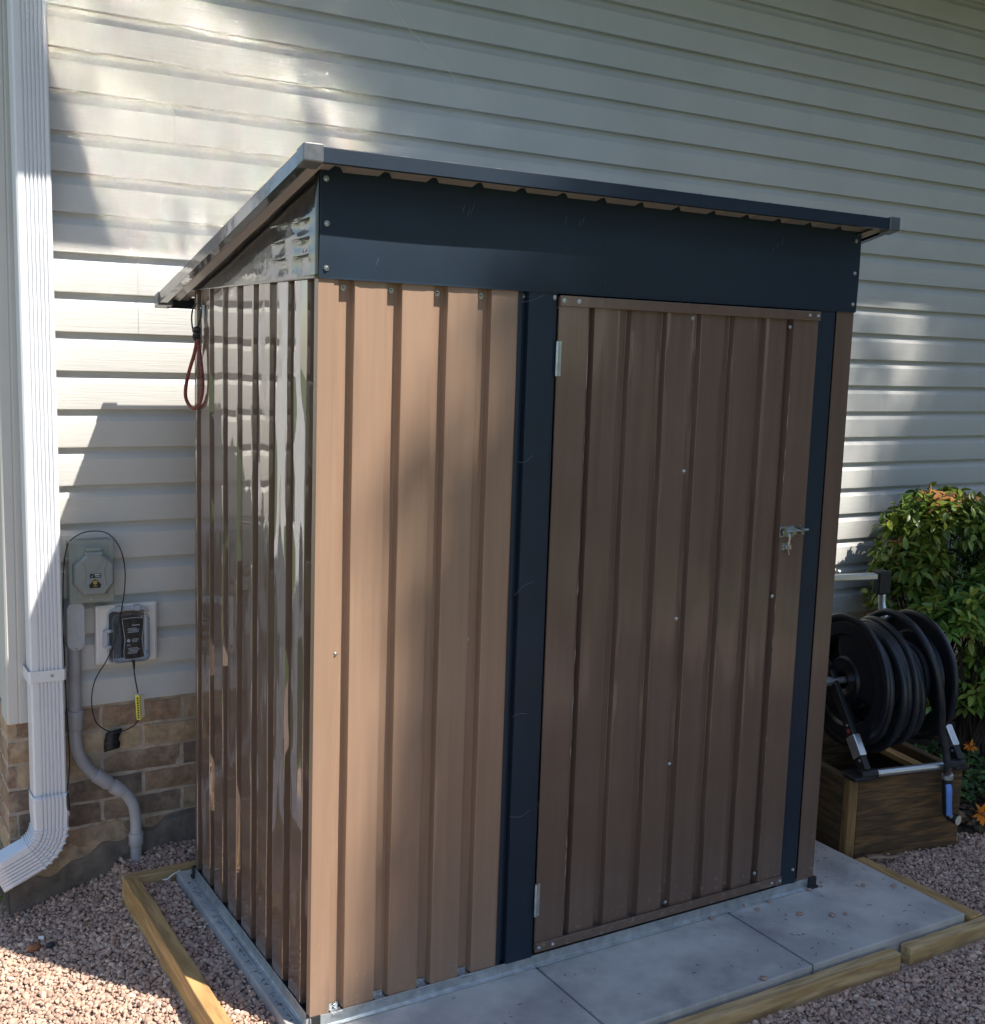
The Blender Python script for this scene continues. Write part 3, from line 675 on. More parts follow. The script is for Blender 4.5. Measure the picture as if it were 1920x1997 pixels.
# latch
lt = MB()
lt.quadbox(1.392, 1.447, -.0165, -.0138, 1.068, 1.100); lt.quadbox(1.452, 1.492, -.0115, -.0085, 1.070, 1.102)
for x in (1.400, 1.440, 1.470): lt.quadbox(x-.006, x+.006, -.0285, -.016 if x < 1.45 else -.0115, 1.075, 1.094)
latch = build('latch', lt, zinc_m, door, bevel=.0008)
rod = MB(); rod.tube([(1.392, -.0225, 1.0845), (1.495, -.0225, 1.0865)], .0042, 12); rod.tube([(1.417, -.0225, 1.0845), (1.419, -.029, 1.07), (1.419, -.027, 1.052), (1.423, -.022, 1.030), (1.428, -.022, 1.018)], [.003, .003, .003, .0025, .0018], 8)
build('bolt_rod', rod, zinc_m, latch, smooth=True)
stp = MB(); stp.quadbox(1.402, 1.436, -.0165, -.0138, 1.032, 1.052); stp.tube([(1.412, -.0165, 1.043), (1.412, -.026, 1.045), (1.412, -.026, 1.036), (1.412, -.0165, 1.035)], .0025, 8); stp.tube([(1.428, -.0165, 1.043), (1.428, -.026, 1.045), (1.428, -.026, 1.036), (1.428, -.0165, 1.035)], .0025, 8)
build('staple', stp, zinc_m, latch, smooth=True)
for (x, z) in [(1.398, 1.096), (1.398, 1.072), (1.441, 1.096), (1.441, 1.072), (1.471, 1.098), (1.471, 1.073)]: add_screw((x, -.017 if x < 1.45 else -.012, z), (0, -1, 0), latch, .0030)
# screws on the front and side panels
for i in range(4): add_screw((.066+PX*i, .0212, 1.690), (0, -1, 0), shed, .005)
for (x, y, z) in [(.058, .0205, .867), (.405, .0205, .866), (.518, .0115, .865), (.526, .011, 1.695), (.606, -.0065, 1.696), (1.548, -.005, .045)]: add_screw((x, y, z), (0, -1, 0), shed, .0045)
for i in range(1, 8, 2): add_screw((.0215, .045+.1168*i, 1.0), (-1, 0, 0), shed, .004)
# base rails
ra = MB(); ra.prism([(-.014, -.0295), (-.014, -.026), (-.0045, -.024), (-.0045, .002), (-.0025, .002), (-.0025, -.0295)], -.012, W+.010, 0)
build('base_rail', ra, galv_m, shed, bevel=.0006)
ra = MB(); ra.prism([(-.0135, -.0295), (-.0135, -.0275), (-.007, -.026), (-.0045, -.010), (-.0045, .003), (-.0025, .003), (-.0025, -.0295)], -.012, D+.004, 1); build('base_rail', ra, galv_m, shed, bevel=.0006)
ra = MB(); ra.quadbox(W+.0025, W+.012, -.002, D, -.0295, .0); ra.quadbox(0, W, D+.0025, D+.010, -.0295, 0); build('base_rail', ra, galv_m, shed, bevel=.0006)
sl_ = MB(); pts = [(-.016, -.016+.1*k, -.029) for k in range(10)]; sl_.tube([(x+random.uniform(-.003, .003), y, z) for x, y, z in pts], [random.uniform(.002, .004) for _ in pts], 8, flat=.6)
build('sealant_bead', sl_, blueseal_m, shed, smooth=True)
for i in range(4):
    tb = MB(); tb.quadbox(.052+PX*i, .080+PX*i, -.0115, .0205, -.0035, -.0005); tb.quadbox(.054+PX*i, .078+PX*i, .0180, .0195, -.001, .011); build('base_tab', tb, galv_m, shed, bevel=.0006)
    add_screw((.066+PX*i, .0178, .007), (0, -1, 0), shed, .0042)
for (x, y, dx, dy) in [(-.006, -.006, .03, .02), (W-.018, -.012, .03, .02), (-.010, D-.01, .022, .022)]:
    fc = MB(); fc.quadbox(x, x+dx, y, y+dy, -.0297, .004); fc.quadbox(x-.004, x+dx+.004, y-.006, y+dy, -.0297, -.022); build('foot_cap', fc, blackpl_m, shed, bevel=.002)

# ------------------------------------------------------------------ bungee cord hanging from the side
bc = thing('bungee_cord', 'red speckled bungee cord loop with black hook hanging on the shed side', 'bungee cord', (-.02, .84, 1.4))
hk = MB(); hk.tube(smoothpath([(-.006, .812, 1.655), (-.010, .838, 1.668), (-.016, .862, 1.655), (-.018, .870, 1.625), (-.017, .858, 1.590), (-.014, .842, 1.578)], 6), .0023, 8)
hk.tube(smoothpath([(-.006, .815, 1.66), (-.008, .822, 1.63), (-.013, .828, 1.605), (-.014, .838, 1.585)], 5), .003, 8)
build('hook', hk, blackpl_m, bc, smooth=True)
kn = MB(); kn.tube(smoothpath([(-.014, .832, 1.604), (-.015, .831, 1.590), (-.015, .836, 1.575), (-.015, .840, 1.566)], 5), [.006, .010, .013, .011, .009, .013, .010, .009, .012, .009, .012, .010, .008, .009, .007, .006], 10)
build('knot', kn, blackpl_m, bc, smooth=True)
lp = MB(); lp.tube(smoothpath([(-.013, .838, 1.570), (-.010, .872, 1.53), (-.012, .915, 1.48), (-.012, .948, 1.435), (-.012, .950, 1.405), (-.010, .925, 1.384), (-.010, .880, 1.377), (-.008, .835, 1.392), (-.008, .806, 1.425), (-.009, .800, 1.460), (-.010, .812, 1.51), (-.013, .830, 1.57)], 8), .0052, 10)
build('cord_loop', lp, cordred_m, bc, smooth=True)
hb = MB(); hb.quadbox(-.006, -.003, .800, .815, 1.628, 1.662); hb.tube([(-.005, .808, 1.655), (-.012, .808, 1.655)], .003, 8); build('eyelet_plate', hb, galv_m, bc)

# ------------------------------------------------------------------ downspout
dsx = lambda z: -.0065*(z-1.5)
ds = thing('downspout', 'white ribbed aluminium downspout on the house corner ending in an elbow', 'downspout', (-.38, 1.16, 0))
DX0, DX1, DY0, DY1 = -.425, -.332, 1.124, 1.196
def spoutsec(w_=DX1-DX0, d_=DY1-DY0, cx=0, n=6):   # closed cross-section, front face grooves; local (a, b): a across, b depth
    p = [(-w_/2+.004, 0), ]
    p = [(-w_/2, .005), (-w_/2+.005, 0), (-w_/2+.018, 0)]
    g0 = -w_/2+.0215; stp_ = (w_-.043+.012)/6
    for i in range(6):
        a = g0+i*.0105; p += [(a, 0), (a+.0012, .0065), (a+.0042, .0065), (a+.0054, 0)]
    p += [(w_/2-.005, 0), (w_/2, .005), (w_/2, d_*.35), (w_/2-.0025, d_*.4), (w_/2-.0025, d_*.6), (w_/2, d_*.65), (w_/2, d_-.004), (w_/2-.004, d_), (-w_/2+.004, d_), (-w_/2, d_-.004)]
    return p
sec = spoutsec(); k = len(sec); cxm = (DX0+DX1)/2
sp = MB(); vs = []; zz = [3.16, 2.4, 1.6, .9, .60, .195]
for z in zz: vs += [(cxm+a+dsx(z), DY0+b_, z) for a, b_ in sec]
fs = [(i*k+j, i*k+(j+1) % k, (i+1)*k+(j+1) % k, (i+1)*k+j)[::-1] for i in range(len(zz)-1) for j in range(k)]
sp.add(vs, fs); build('pipe', sp, gutter_m, ds, smooth=True, angle=25)
# elbow: slips over the pipe, bends sideways to the left with pleats
el = MB(); vs = []; rings = []
e0 = dsx(.1)
cI = Vector((DX0+e0-.052, 0, .112))     # centre of the bend, left of the inner wall
for z in (.215, .20, .16, .125): rings.append((Vector((cxm+e0, 0, z)), 0.0, 1.05 if z > .13 else 1.0, .8))
Rm = (cxm+e0)-cI.x; n = 52; A1 = R(66)
for i in range(n+1):
    th = A1*i/n; pl = 1.0+(.075 if i % 7 in (3, 4) else 0)*(1 if 1 < i < n-1 else 0)
    rings.append((cI+Vector((Rm*math.cos(th), 0, -Rm*math.sin(th))), th, pl, .55 if pl > 1.01 else 1))
tdir = Vector((-math.sin(A1), 0, -math.cos(A1)))
for s_ in (.03, .07, .105): rings.append((rings[-1-0][0] if False else cI+Vector((Rm*math.cos(A1), 0, -Rm*math.sin(A1)))+tdir*s_, A1, 1.0, 1))
for c_, th, scl, gd in rings:
    ax = Vector((math.cos(th), 0, -math.sin(th)))
    for a, b_ in sec:
        vs.append(c_+ax*a*scl*(1.02)+Vector((0, DY0-.0016+(b_-.036)*scl*1.04+.036, 0)))
fs = [(i*k+j, (i+1)*k+j, (i+1)*k+(j+1) % k, i*k+(j+1) % k) for i in range(len(rings)-1) for j in range(k)]
el.add(vs, [f[::-1] for f in fs]); e = build('elbow', el, gutter_m, ds, smooth=True, angle=22)
so_ = e.modifiers.new('th', 'SOLIDIFY'); so_.thickness = .0012
sb = MB(); z0 = .562; x0, x1 = DX0-.003+dsx(.58), DX1+.003+dsx(.58)
outer = [(x0-.004, DY1+.02), (x0-.004, DY0+.004), (x0+.003, DY0-.004), (x1-.003, DY0-.004), (x1+.004, DY0+.004), (x1+.004, DY1+.02)]
inner = [(x1+.0025, DY1+.02), (x1+.0025, DY0+.004), (x1-.0035, DY0-.0025), (x0+.0035, DY0-.0025), (x0-.0025, DY0+.004), (x0-.0025, DY1+.02)]
sb.prism(outer+inner, z0, z0+.034, 2); stb = build('strap', sb, gutter_m, ds)
add_screw(((x0+x1)/2+.012, DY0-.004, z0+.017), (0, -1, 0), stb, .0045)

# ------------------------------------------------------------------ generator inlet box
ib = thing('power_inlet_box', 'grey-green inlet box with octagonal flip lid on the siding', 'electrical box', (-.232, 1.19, .87))
bx = MB(); bx.prism([(-.293, 1.177), (-.171, 1.177), (-.171, 1.240), (-.293, 1.240)], .778, .964, 2); build('box', bx, box_m, ib, bevel=.004)
bx = MB().quadbox(-.2975, -.1665, 1.1735, 1.1795, .776, .966); build('cover_plate', bx, box_m, ib, bevel=.003)
bx = MB().quadbox(-.276, -.186, 1.170, 1.174, .790, .952); bx.quadbox(-.252, -.205, 1.158, 1.171, .935, .946); build('hinge_block', bx, box_m, ib, bevel=.003)
def oct_(cx, cz, w_, h_, top=.55, nar=.45):
    return [(cx-w_*nar, cz+h_), (cx+w_*nar, cz+h_), (cx+w_*nar, cz+h_*.86), (cx+w_, cz+h_*.42), (cx+w_, cz-h_*.45), (cx+w_*.52, cz-h_), (cx-w_*.52, cz-h_), (cx-w_, cz-h_*.45), (cx-w_, cz+h_*.42), (cx-w_*nar, cz+h_*.86)]
ld = MB(); ly = [1.171, 1.155, 1.149, 1.1485]; lsz = [(.060, .068), (.058, .066), (.052, .060), (.046, .054)]; vs = []
for yy, (a, b_) in zip(ly, lsz): vs += [(p[0], yy, p[1]) for p in oct_(-.2285, .868, a, b_)]
fs = [(i*10+j, i*10+(j+1) % 10, (i+1)*10+(j+1) % 10, (i+1)*10+j)[::-1] for i in range(3) for j in range(10)]+[tuple(range(30, 40))]
ld.add(vs, fs); lid = build('lid', ld, boxlid_m, ib, bevel=.0015)
rb = MB(); rb.prism([(-.248, .924), (-.209, .924), (-.206, .905), (-.2285, .880), (-.251, .905)], 1.1465, 1.149, 1)
for sg in (-1, 1): rb.tube(smoothpath([(-.2285+sg*.034, 1.148, .905), (-.2285+sg*.026, 1.1475, .870), (-.2285+sg*.032, 1.148, .832)], 5), .0016, 6)
build('raised_rib', rb, boxlid_m, lid, bevel=.001)
s1 = MB(); s1.prism([(-.243, .857), (-.212, .857), (-.212, .869), (-.243, .869)], 1.1470, 1.1482, 1)
stk = build('sticker', s1, label_m, lid)
s2 = MB()
for (a, b_, z_, h_) in [(-.230, -.215, .8645, .003), (-.228, -.214, .860, .0014)]: s2.quadbox(a, b_, 1.1466, 1.1470, z_, z_+h_)
s2.prism([(-.240, .860), (-.234, .866), (-.236, .861)], 1.1466, 1.147, 1); build('print', s2, print_m, stk)
s1 = MB(); s1.prism([(-.2285, .853), (-.211, .836), (-.213, .826), (-.244, .826), (-.246, .836)], 1.1470, 1.1482, 1); stk = build('sticker', s1, label_m, lid)
s2 = MB(); s2.disc((-.2285, 1.1470, .8425), (0, -1, 0), .0058, .0058, 0, .0005, 18); s2.quadbox(-.2345, -.222, 1.1464, 1.147, .832, .8332); s2.quadbox(-.232, -.224, 1.1464, 1.147, .829, .8298)
st2 = build('print', s2, gold_m, stk)
def textmesh(txt, size, loc, parent, m, name='print'):
    cu = bpy.data.curves.new('t', 'FONT'); cu.body = txt; cu.size = size; cu.extrude = size*.03; cu.align_x = 'CENTER'; cu.align_y = 'CENTER'
    to = bpy.data.objects.new('t', cu); C.objects.link(to); dg = bpy.context.evaluated_depsgraph_get(); me = bpy.data.meshes.new_from_object(to.evaluated_get(dg))
    bpy.data.objects.remove(to); me.transform(Matrix.Translation(loc) @ Euler((R(90), 0, 0)).to_matrix().to_4x4()); me.materials.clear(); me.materials.append(m)
    return new_obj(name, me, parent)
textmesh('ETL', .0042, (-.2285, 1.1463, .8425), st2, label_m)
add_screw((-.2305, 1.1735, .7865), (0, -1, 0), ib, .005)
ky = MB(); ky.tube([(-.296, 1.195, .905), (-.306, 1.193, .905)], .010, 14); build('side_knob', ky, galv_m, ib, smooth=True)

# ------------------------------------------------------------------ conduit
cd = thing('electrical_conduit', 'grey plastic conduit curving down the brick beside the downspout', 'conduit', (-.2, 1.2, .2))
pa = [(-.279, 1.203, .66), (-.280, 1.203, .45), (-.281, 1.203, .37), (-.276, 1.203, .315), (-.258, 1.203, .268), (-.232, 1.203, .232), (-.205, 1.203, .208), (-.165, 1.203, .178)]
cp = MB(); cp.tube(smoothpath(pa, 6), .0185, 20); build('upper_pipe', cp, pvc_m, cd, smooth=True)
pa = [(-.190, 1.203, .197), (-.160, 1.203, .174), (-.130, 1.203, .145), (-.110, 1.203, .108), (-.103, 1.203, .065), (-.102, 1.203, .01), (-.102, 1.203, -.14)]
cp = MB(); cp.tube(smoothpath(pa, 6), .0178, 20); build('lower_pipe', cp, pvcl_m, cd, smooth=True)
cp = MB(); cp.tube([(-.280, 1.203, .440), (-.280, 1.203, .438), (-.281, 1.203, .384), (-.281, 1.203, .380)], [.0215, .0240, .0240, .0215], 22); build('coupling', cp, pvc_m, cd, smooth=True)
a, b_ = Vector((-.225, 1.203, .226)), Vector((-.183, 1.203, .191)); d_ = (b_-a).normalized()
cp = MB(); cp.tube([a, a+d_*.002, b_-d_*.004, b_], [.0205, .0225, .0225, .0205], 22); build('coupling', cp, pvcl_m, cd, smooth=True)
a2 = b_+d_*.012; cp = MB(); cp.tube([a2, a2+d_*.003, a2+d_*.038, a2+d_*.042], [.0225, .0228, .0225, .0205], 22); build('coupling', cp, pvcl_m, cd, smooth=True)
cp = MB(); cp.tube([(-.102, 1.203, .016), (-.102, 1.203, .012), (-.102, 1.203, -.022), (-.102, 1.203, -.03)], [.0225, .0228, .0228, .0185], 22); build('coupling', cp, pvcl_m, cd, smooth=True)
# access fitting with oval cover
def stadium(cx, cz, w_, h_, n=12):
    p = [];
    for i in range(n+1): t = math.pi*i/n; p.append((cx+w_*math.cos(t), cz+(h_-w_)+w_*math.sin(t)))
    for i in range(n+1): t = math.pi+math.pi*i/n; p.append((cx+w_*math.cos(t), cz-(h_-w_)+w_*math.sin(t)))
    return p
af = MB(); af.prism(stadium(-.279, .706, .0235, .0735), 1.182, 1.236, 1); fit_ = build('access_fitting', af, pvc_m, cd, smooth=True, angle=40)
af = MB(); af.prism(stadium(-.279, .706, .0255, .0755), 1.1795, 1.1835, 1); cv = build('access_cover', af, mat('cover_grey', (.42, .43, .46), .5, var=.06, vscale=60, bump=.0005, bscale=350), fit_, bevel=.001)
for z in (.775, .637): add_screw((-.279, 1.1795, z), (0, -1, 0), cv, .0040)

# ------------------------------------------------------------------ outlet with in-use cover
oc = thing('outlet_cover', 'clear plastic in-use outlet cover on ivory mounting plate', 'outlet cover', (-.12, 1.21, .66))
pl = MB().quadbox(-.2165, -.0285, 1.207, 1.232, .5695, .7575); build('mounting_plate', pl, white_m, oc, bevel=.007)
pl = MB(); 
for q in [(-.208, -.037, .747, .749), (-.208, -.037, .578, .580)]: pl.quadbox(q[0], q[1], 1.2055, 1.207, q[2], q[3])
for q in [(-.208, -.206, .58, .747), (-.039, -.037, .58, .747)]: pl.quadbox(q[0], q[1], 1.2056, 1.2068, q[2], q[3])
build('plate_rim', pl, white_m, oc)
def rrect(x0, x1, z0, z1, r, n=5):
    p = []
    for cx, cz, t0 in [(x1-r, z1-r, 0), (x0+r, z1-r, 90), (x0+r, z0+r, 180), (x1-r, z0+r, 270)]:
        for i in range(n+1): t = R(t0+90*i/n); p.append((cx+r*math.cos(t), cz+r*math.sin(t)))
    return p
def shell(mb, x0, x1, z0, z1, yb, yf, r, ins):
    A = rrect(x0, x1, z0, z1, r); B = rrect(x0+ins*.4, x1-ins*.4, z0+ins*.4, z1-ins*.4, r); D2 = rrect(x0+ins, x1-ins, z0+ins, z1-ins, r*.8); n = len(A)
    vs = [(a[0], yb, a[1]) for a in A]+[(a[0], yf+.006, a[1]) for a in B]+[(a[0], yf, a[1]) for a in D2]
    mb.add(vs, [(i*n+j, i*n+(j+1) % n, (i+1)*n+(j+1) % n, (i+1)*n+j)[::-1] for i in range(2) for j in range(n)]+[tuple(range(2*n, 3*n))])
cs = MB(); shell(cs, -.176, -.064, .583, .735, 1.2045, 1.152, .012, .009); cvr = build('clear_cover', cs, clear_m, oc, smooth=True, angle=30)
sm = cvr.modifiers.new('t', 'SOLIDIFY'); sm.thickness = .002
cs = MB(); cs.tube([(p[0], 1.200, p[1]) for p in rrect(-.181, -.059, .578, .740, .014)]+[(-.059, 1.200, .70)], .0032, 8)
cs.tube([(-.162, 1.200, .746), (-.078, 1.200, .746)], .004, 8)
for x in (-.150, -.095): cs.quadbox(x-.008, x+.008, 1.186, 1.205, .738, .754)
for z in (.68, .63): cs.quadbox(-.192, -.176, 1.186, 1.203, z-.004, z+.004)
cs.quadbox(-.197, -.185, 1.192, 1.204, .630, .680)
build('cover_frame', cs, mat('smoky_clear', (.42, .46, .52), .15, coat=.5), oc, smooth=True, angle=40)
gsk = MB().quadbox(-.170, -.070, 1.2015, 1.2065, .588, .730); build('gasket', gsk, mat('gasket_grey', (.10, .115, .14), .5), oc, bevel=.003)
add_screw((-.066+.002, 1.2045, .60), (0, -1, 0), oc, .003)
ad = thing('power_adapter', 'black power adapter with printed label inside the clear outlet cover', 'adapter', (-.113, 1.18, .65))
A = MB(); prf_ = [(-.147, .720), (-.112, .722), (-.082, .718), (-.083, .69), (-.088, .655), (-.084, .62), (-.080, .596), (-.112, .592), (-.141, .594), (-.143, .62), (-.139, .655), (-.144, .69)]
A.prism(prf_, 1.164, 1.2005, 1); adb = build('body', A, blackpl_m, ad, bevel=.003)
A = MB(); A.tube([(p[0], 1.1635, p[1]) for p in prf_+[prf_[0]]], .0012, 6); build('edge_band', A, mat('grey_band', (.45, .46, .48), .4), ad, smooth=True)
A = MB(); rt = random.Random(2)
for i, z in enumerate([.697, .688, .684, .680, .676, .654, .650, .646, .626, .622, .618, .614, .610]):
    x0 = -.132+rt.uniform(0, .004) if i not in (0, 5, 6, 7) else -.118; x1 = -.100+rt.uniform(-.004, .006); A.quadbox(x0, x1, 1.1630, 1.1638, z, z+(.0016 if i else .0026))
A.disc((-.128, 1.1638, .651), (0, -1, 0), .0052, .0052, 0, .0006, 16); pr_ = build('print', A, print_m, ad)
textmesh('FC', .0095, (-.127, 1.1633, .636), pr_, print_m)

# ------------------------------------------------------------------ black lead: from adapter, round the box, down behind the downspout
cb = thing('black_cable', 'thin black cable looping round the inlet box down to the brick', 'cable', (-.2, 1.19, .6))
p1 = [(-.110, 1.180, .592), (-.109, 1.178, .55), (-.104, 1.176, .51), (-.098, 1.178, .478)]
t = MB(); t.tube([(-.110, 1.180, .596), (-.110, 1.180, .585), (-.1095, 1.179, .57), (-.109, 1.179, .556)], [.005, .0045, .0042, .003], 8); t.tube(smoothpath(p1, 6), .0021, 8)
p2 = [(-.092, 1.180, .398), (-.108, 1.19, .372), (-.138, 1.21, .352), (-.168, 1.22, .350), (-.198, 1.215, .368), (-.224, 1.19, .402), (-.236, 1.18, .45), (-.235, 1.178, .50), (-.222, 1.176, .545), (-.195, 1.172, .59), (-.175, 1.166, .635),
      (-.162, 1.160, .69), (-.150, 1.158, .75), (-.140, 1.160, .81), (-.136, 1.166, .865), (-.142, 1.170, .915), (-.158, 1.172, .955), (-.185, 1.175, .985), (-.225, 1.180, .993), (-.262, 1.185, .985), (-.293, 1.188, .962), (-.305, 1.19, .92), (-.310, 1.19, .87), (-.312, 1.195, .78)]
t.tube(smoothpath(p2, 6), .0018, 8)
p3 = [(-.312, 1.195, .78), (-.313, 1.20, .70), (-.312, 1.19, .64), (-.311, 1.185, .55), (-.310, 1.18, .46), (-.309, 1.16, .36), (-.310, 1.15, .29), (-.318, 1.135, .24), (-.322, 1.128, .215)]
t.tube(smoothpath(p3, 6), .0018, 8); build('lead', t, wire_m, cb, smooth=True)
t = MB(); t.tube([(-.322, 1.120, .215), (-.323, 1.118, .205), (-.322, 1.116, .175), (-.321, 1.115, .160)], [.003, .0048, .0052, .004], 10); plg = build('plug', t, blackpl_m, cb, smooth=True)
t = MB(); t.tube([(-.321, 1.115, .160), (-.320, 1.115, .145)], .0028, 10); build('plug_tip', t, zinc_m, plg, smooth=True)
t = MB(); t.add([(-.108, 1.176, .475), (-.097, 1.172, .473), (-.092, 1.172, .392), (-.103, 1.176, .394), (-.108, 1.177, .475), (-.097, 1.173, .473), (-.092, 1.173, .392), (-.103, 1.177, .394)], [(0, 3, 2, 1), (4, 5, 6, 7), (0, 1, 5, 4), (1, 2, 6, 5), (2, 3, 7, 6), (3, 0, 4, 7)])
tg = build('warning_tag', t, yellow_m, cb); t = MB()
for i in range(9): z = .465-i*.0078; t.quadbox(-.1035+.0004*i, -.0985+.0004*i, 1.1728-.0006, 1.1733, z-.0045, z)
build('print', t, label_m, tg)
t = MB(); t.add([(-.094, 1.172, .472), (-.080, 1.182, .470), (-.076, 1.184, .400), (-.090, 1.174, .394), (-.094, 1.173, .472), (-.080, 1.183, .470), (-.076, 1.185, .400), (-.090, 1.175, .394)], [(0, 3, 2, 1), (4, 5, 6, 7), (0, 1, 5, 4), (1, 2, 6, 5), (2, 3, 7, 6), (3, 0, 4, 7)])
tg = build('warning_tag', t, tagw_m, cb); tg['label'] = 'white and yellow tag'
t = MB(); t.add([(-.0945, 1.1713, .472), (-.0895, 1.1747, .4715), (-.0855, 1.1767, .398), (-.0905, 1.1733, .394)], [(0, 3, 2, 1)]); build('stripe', t, yellow_m, tg)
t = MB(); nn_ = 10
for i in range(nn_+1):
    f_ = i/nn_; z = .350-.062*f_; x = -.185-.006*f_-.004*math.sin(f_*3)
    t.v += [(x, 1.236-.010+.002*math.sin(i*1.9), z-.002), (x+.048+.003*math.sin(i), 1.236-.011+.002*math.cos(i*2.3), z+.006)]
t.f = [(2*i, 2*i+2, 2*i+3, 2*i+1) for i in range(nn_)]; t.m = [0]*nn_
tp_ = build('tape_flag', t, tape_m, cb, smooth=True); s_ = tp_.modifiers.new('t', 'SOLIDIFY'); s_.thickness = .0012

# ------------------------------------------------------------------ planter box + hose reel (turned 10.5 degrees)
PR = R(-10.5); PL = (1.935, .135, -.07)
pb = thing('planter_box', 'dark stained wooden box under the hose reel', 'planter box', PL, PR)
PW, PD, PH = .462, .50, .284
def slab(x0, x1, y0, y1, z0, z1, n=10, ax=0, am=.002, seed=1):
    b = MB().quadbox(x0, x1, y0, y1, z0, z1); return b
build('front_board', slab(.034, PW, 0, .036, 0, PH-.003), plank_m, pb, local=True, bevel=.004)
build('side_board', slab(.0, .034, .036, PD, 0, PH-.006), planky_m, pb, local=True, bevel=.004)
build('side_board', slab(PW-.036, PW, .037, PD, 0, PH-.006), planky_m, pb, local=True, bevel=.004)
build('back_board', slab(.035, PW-.037, PD-.036, PD, 0, PH-.004), plank_m, pb, local=True, bevel=.004)
build('corner_board', slab(-.002, .033, -.003, .035, 0, PH), post_m, pb, local=True, bevel=.006)
build('slat', slab(.37, .41, .037, PD-.037, PH-.05, PH-.03), timbery_m, pb, local=True, bevel=.002)
build('soil_fill', slab(.035, PW-.037, .037, PD-.037, .0, .12), found_m, pb, local=True)

RB = .214+.07   # height of planter top in local z (origin -.07)
hr = thing('hose_reel', 'black hose reel cart frame with aluminium handle standing on the box', 'hose reel', (PL[0], PL[1], PL[2]), PR)
zc_ = .495+.07; vc = .180; UL, UR = .09, .365
def bl(name, mb, m, parent=hr, **k): return build(name, mb, m, parent, local=True, smooth=True, **k)
def ring(mb, u, v, z, R_, r, n=56, m=10):
    vs = []
    for i in range(n):
        t = 2*math.pi*i/n
        for j in range(m):
            a = 2*math.pi*j/m; rad = R_+r*math.cos(a); vs.append((u+r*.8*math.sin(a), v+rad*math.cos(t), z+rad*math.sin(t)))
    mb.add(vs, [(i*m+j, ((i+1) % n)*m+j, ((i+1) % n)*m+(j+1) % m, i*m+(j+1) % m)[::-1] for i in range(n) for j in range(m)])
for u, sg in ((UL, -1), (UR, 1)):
    d = MB(); ring(d, u, vc, zc_, .2225-.009, .010)
    prof = [(.030, -.012), (.075, -.012), (.082, -.004), (.150, .004), (.158, -.006), (.195, -.004), (.2085, 0)]
    n = 56; vs = []
    for (r_, du) in prof:
        for i in range(n): t = 2*math.pi*i/n; vs.append((u+du*sg*-1, vc+r_*math.cos(t), zc_+r_*math.sin(t)))
    fs = []
    for q in range(len(prof)-1):
        for i in range(n):
            if q == 2 and (i % 28) in (4, 5, 6, 7, 8, 9): continue      # slots
            fs.append((q*n+i, q*n+(i+1) % n, (q+1)*n+(i+1) % n, (q+1)*n+i))
    d.add(vs, fs); o = bl('side_disc', d, reel_m); s_ = o.modifiers.new('t', 'SOLIDIFY'); s_.thickness = .003
dr = MB(); dr.tube([(UL, vc, zc_), (UR, vc, zc_)], .085, 32); bl('drum', dr, reel_m)
ax_ = MB(); ax_.tube([(.02, vc, zc_), (.45, vc, zc_)], .011, 16); bl('axle', ax_, galv_m)
bo = MB(); bo.tube([(.008, vc, zc_), (.028, vc, zc_)], .016, 6); bo.tube([(-.002, vc, zc_), (.008, vc, zc_)], .010, 12); bl('axle_bolt', bo, galv_m)
def leg(u):
    g = thing
    top = Vector((u, vc+.01, zc_)); bot = Vector((u, -.012, RB+.030)); dv = (bot-top); L_ = dv.length; e = dv.normalized(); wv = Vector((0, e.z, -e.y))
    def bar(a, b_, w_, th, m, name, par):
        p, q = top+e*a, top+e*b_; k = MB(); pts = []
        for c_ in (p, q):
            for su, sw_ in ((-1, -1), (1, -1), (1, 1), (-1, 1)): pts.append(c_+Vector((th*su, 0, 0))+wv*(w_*sw_))
        k.add(pts, [(0, 1, 2, 3), (7, 6, 5, 4), (0, 4, 5, 1), (1, 5, 6, 2), (2, 6, 7, 3), (3, 7, 4, 0)]); return build(name, k, m, par, local=True, bevel=.004)
    lg = bar(-.03, .205, .018, .010, blackpl_m, 'leg', hr)
    bar(.20, .275, .023, .014, alu_m, 'sleeve', lg); bar(.27, L_, .019, .012, blackpl_m, 'leg_end', lg)
    bk_ = MB(); bk_.tube([top, Vector((u, .28, zc_-.12)), Vector((u, .40, RB+.02))], .014, 10); build('rear_strut', bk_, blackpl_m, lg, local=True, smooth=True)
    for a in (.165, .288): add_screw(top+e*a+Vector((-.011 if u < .2 else -.013, 0, 0))+wv*.006, (-1, 0, 0), lg, .0045, local=True)
    return lg
l1 = leg(.045); l2 = leg(.425)
bd = MB(); top = Vector((.045, vc+.01, zc_)); e = (Vector((.045, -.012, RB+.03))-top).normalized(); bd.tube([top+e*.183+Vector((-.0100, 0, 0)), top+e*.183+Vector((-.0115, 0, 0))], .0075, 16); build('badge', bd, red_m, l1, local=True)
ba = MB(); ba.tube([(.075, -.010, RB+.018), (.395, -.010, RB+.018)], .0135, 18); bl('front_bar', ba, alu_m)
for u in (.045, .425):
    ft_ = MB(); ft_.tube([(u-.02 if u < .2 else u-.045, -.010, RB+.018), (u+.045 if u < .2 else u+.02, -.010, RB+.018)], .018, 14); ft_.quadbox(u-.050 if u < .2 else u-.02, u+.035, -.028, .035, RB, RB+.014); 
    bl('foot', ft_, blackpl_m, bevel=.003, angle=40)
    ft_ = MB(); ft_.quadbox(u-.02, u+.02, .38, .425, RB, RB+.02); bl('foot', ft_, blackpl_m, bevel=.003)
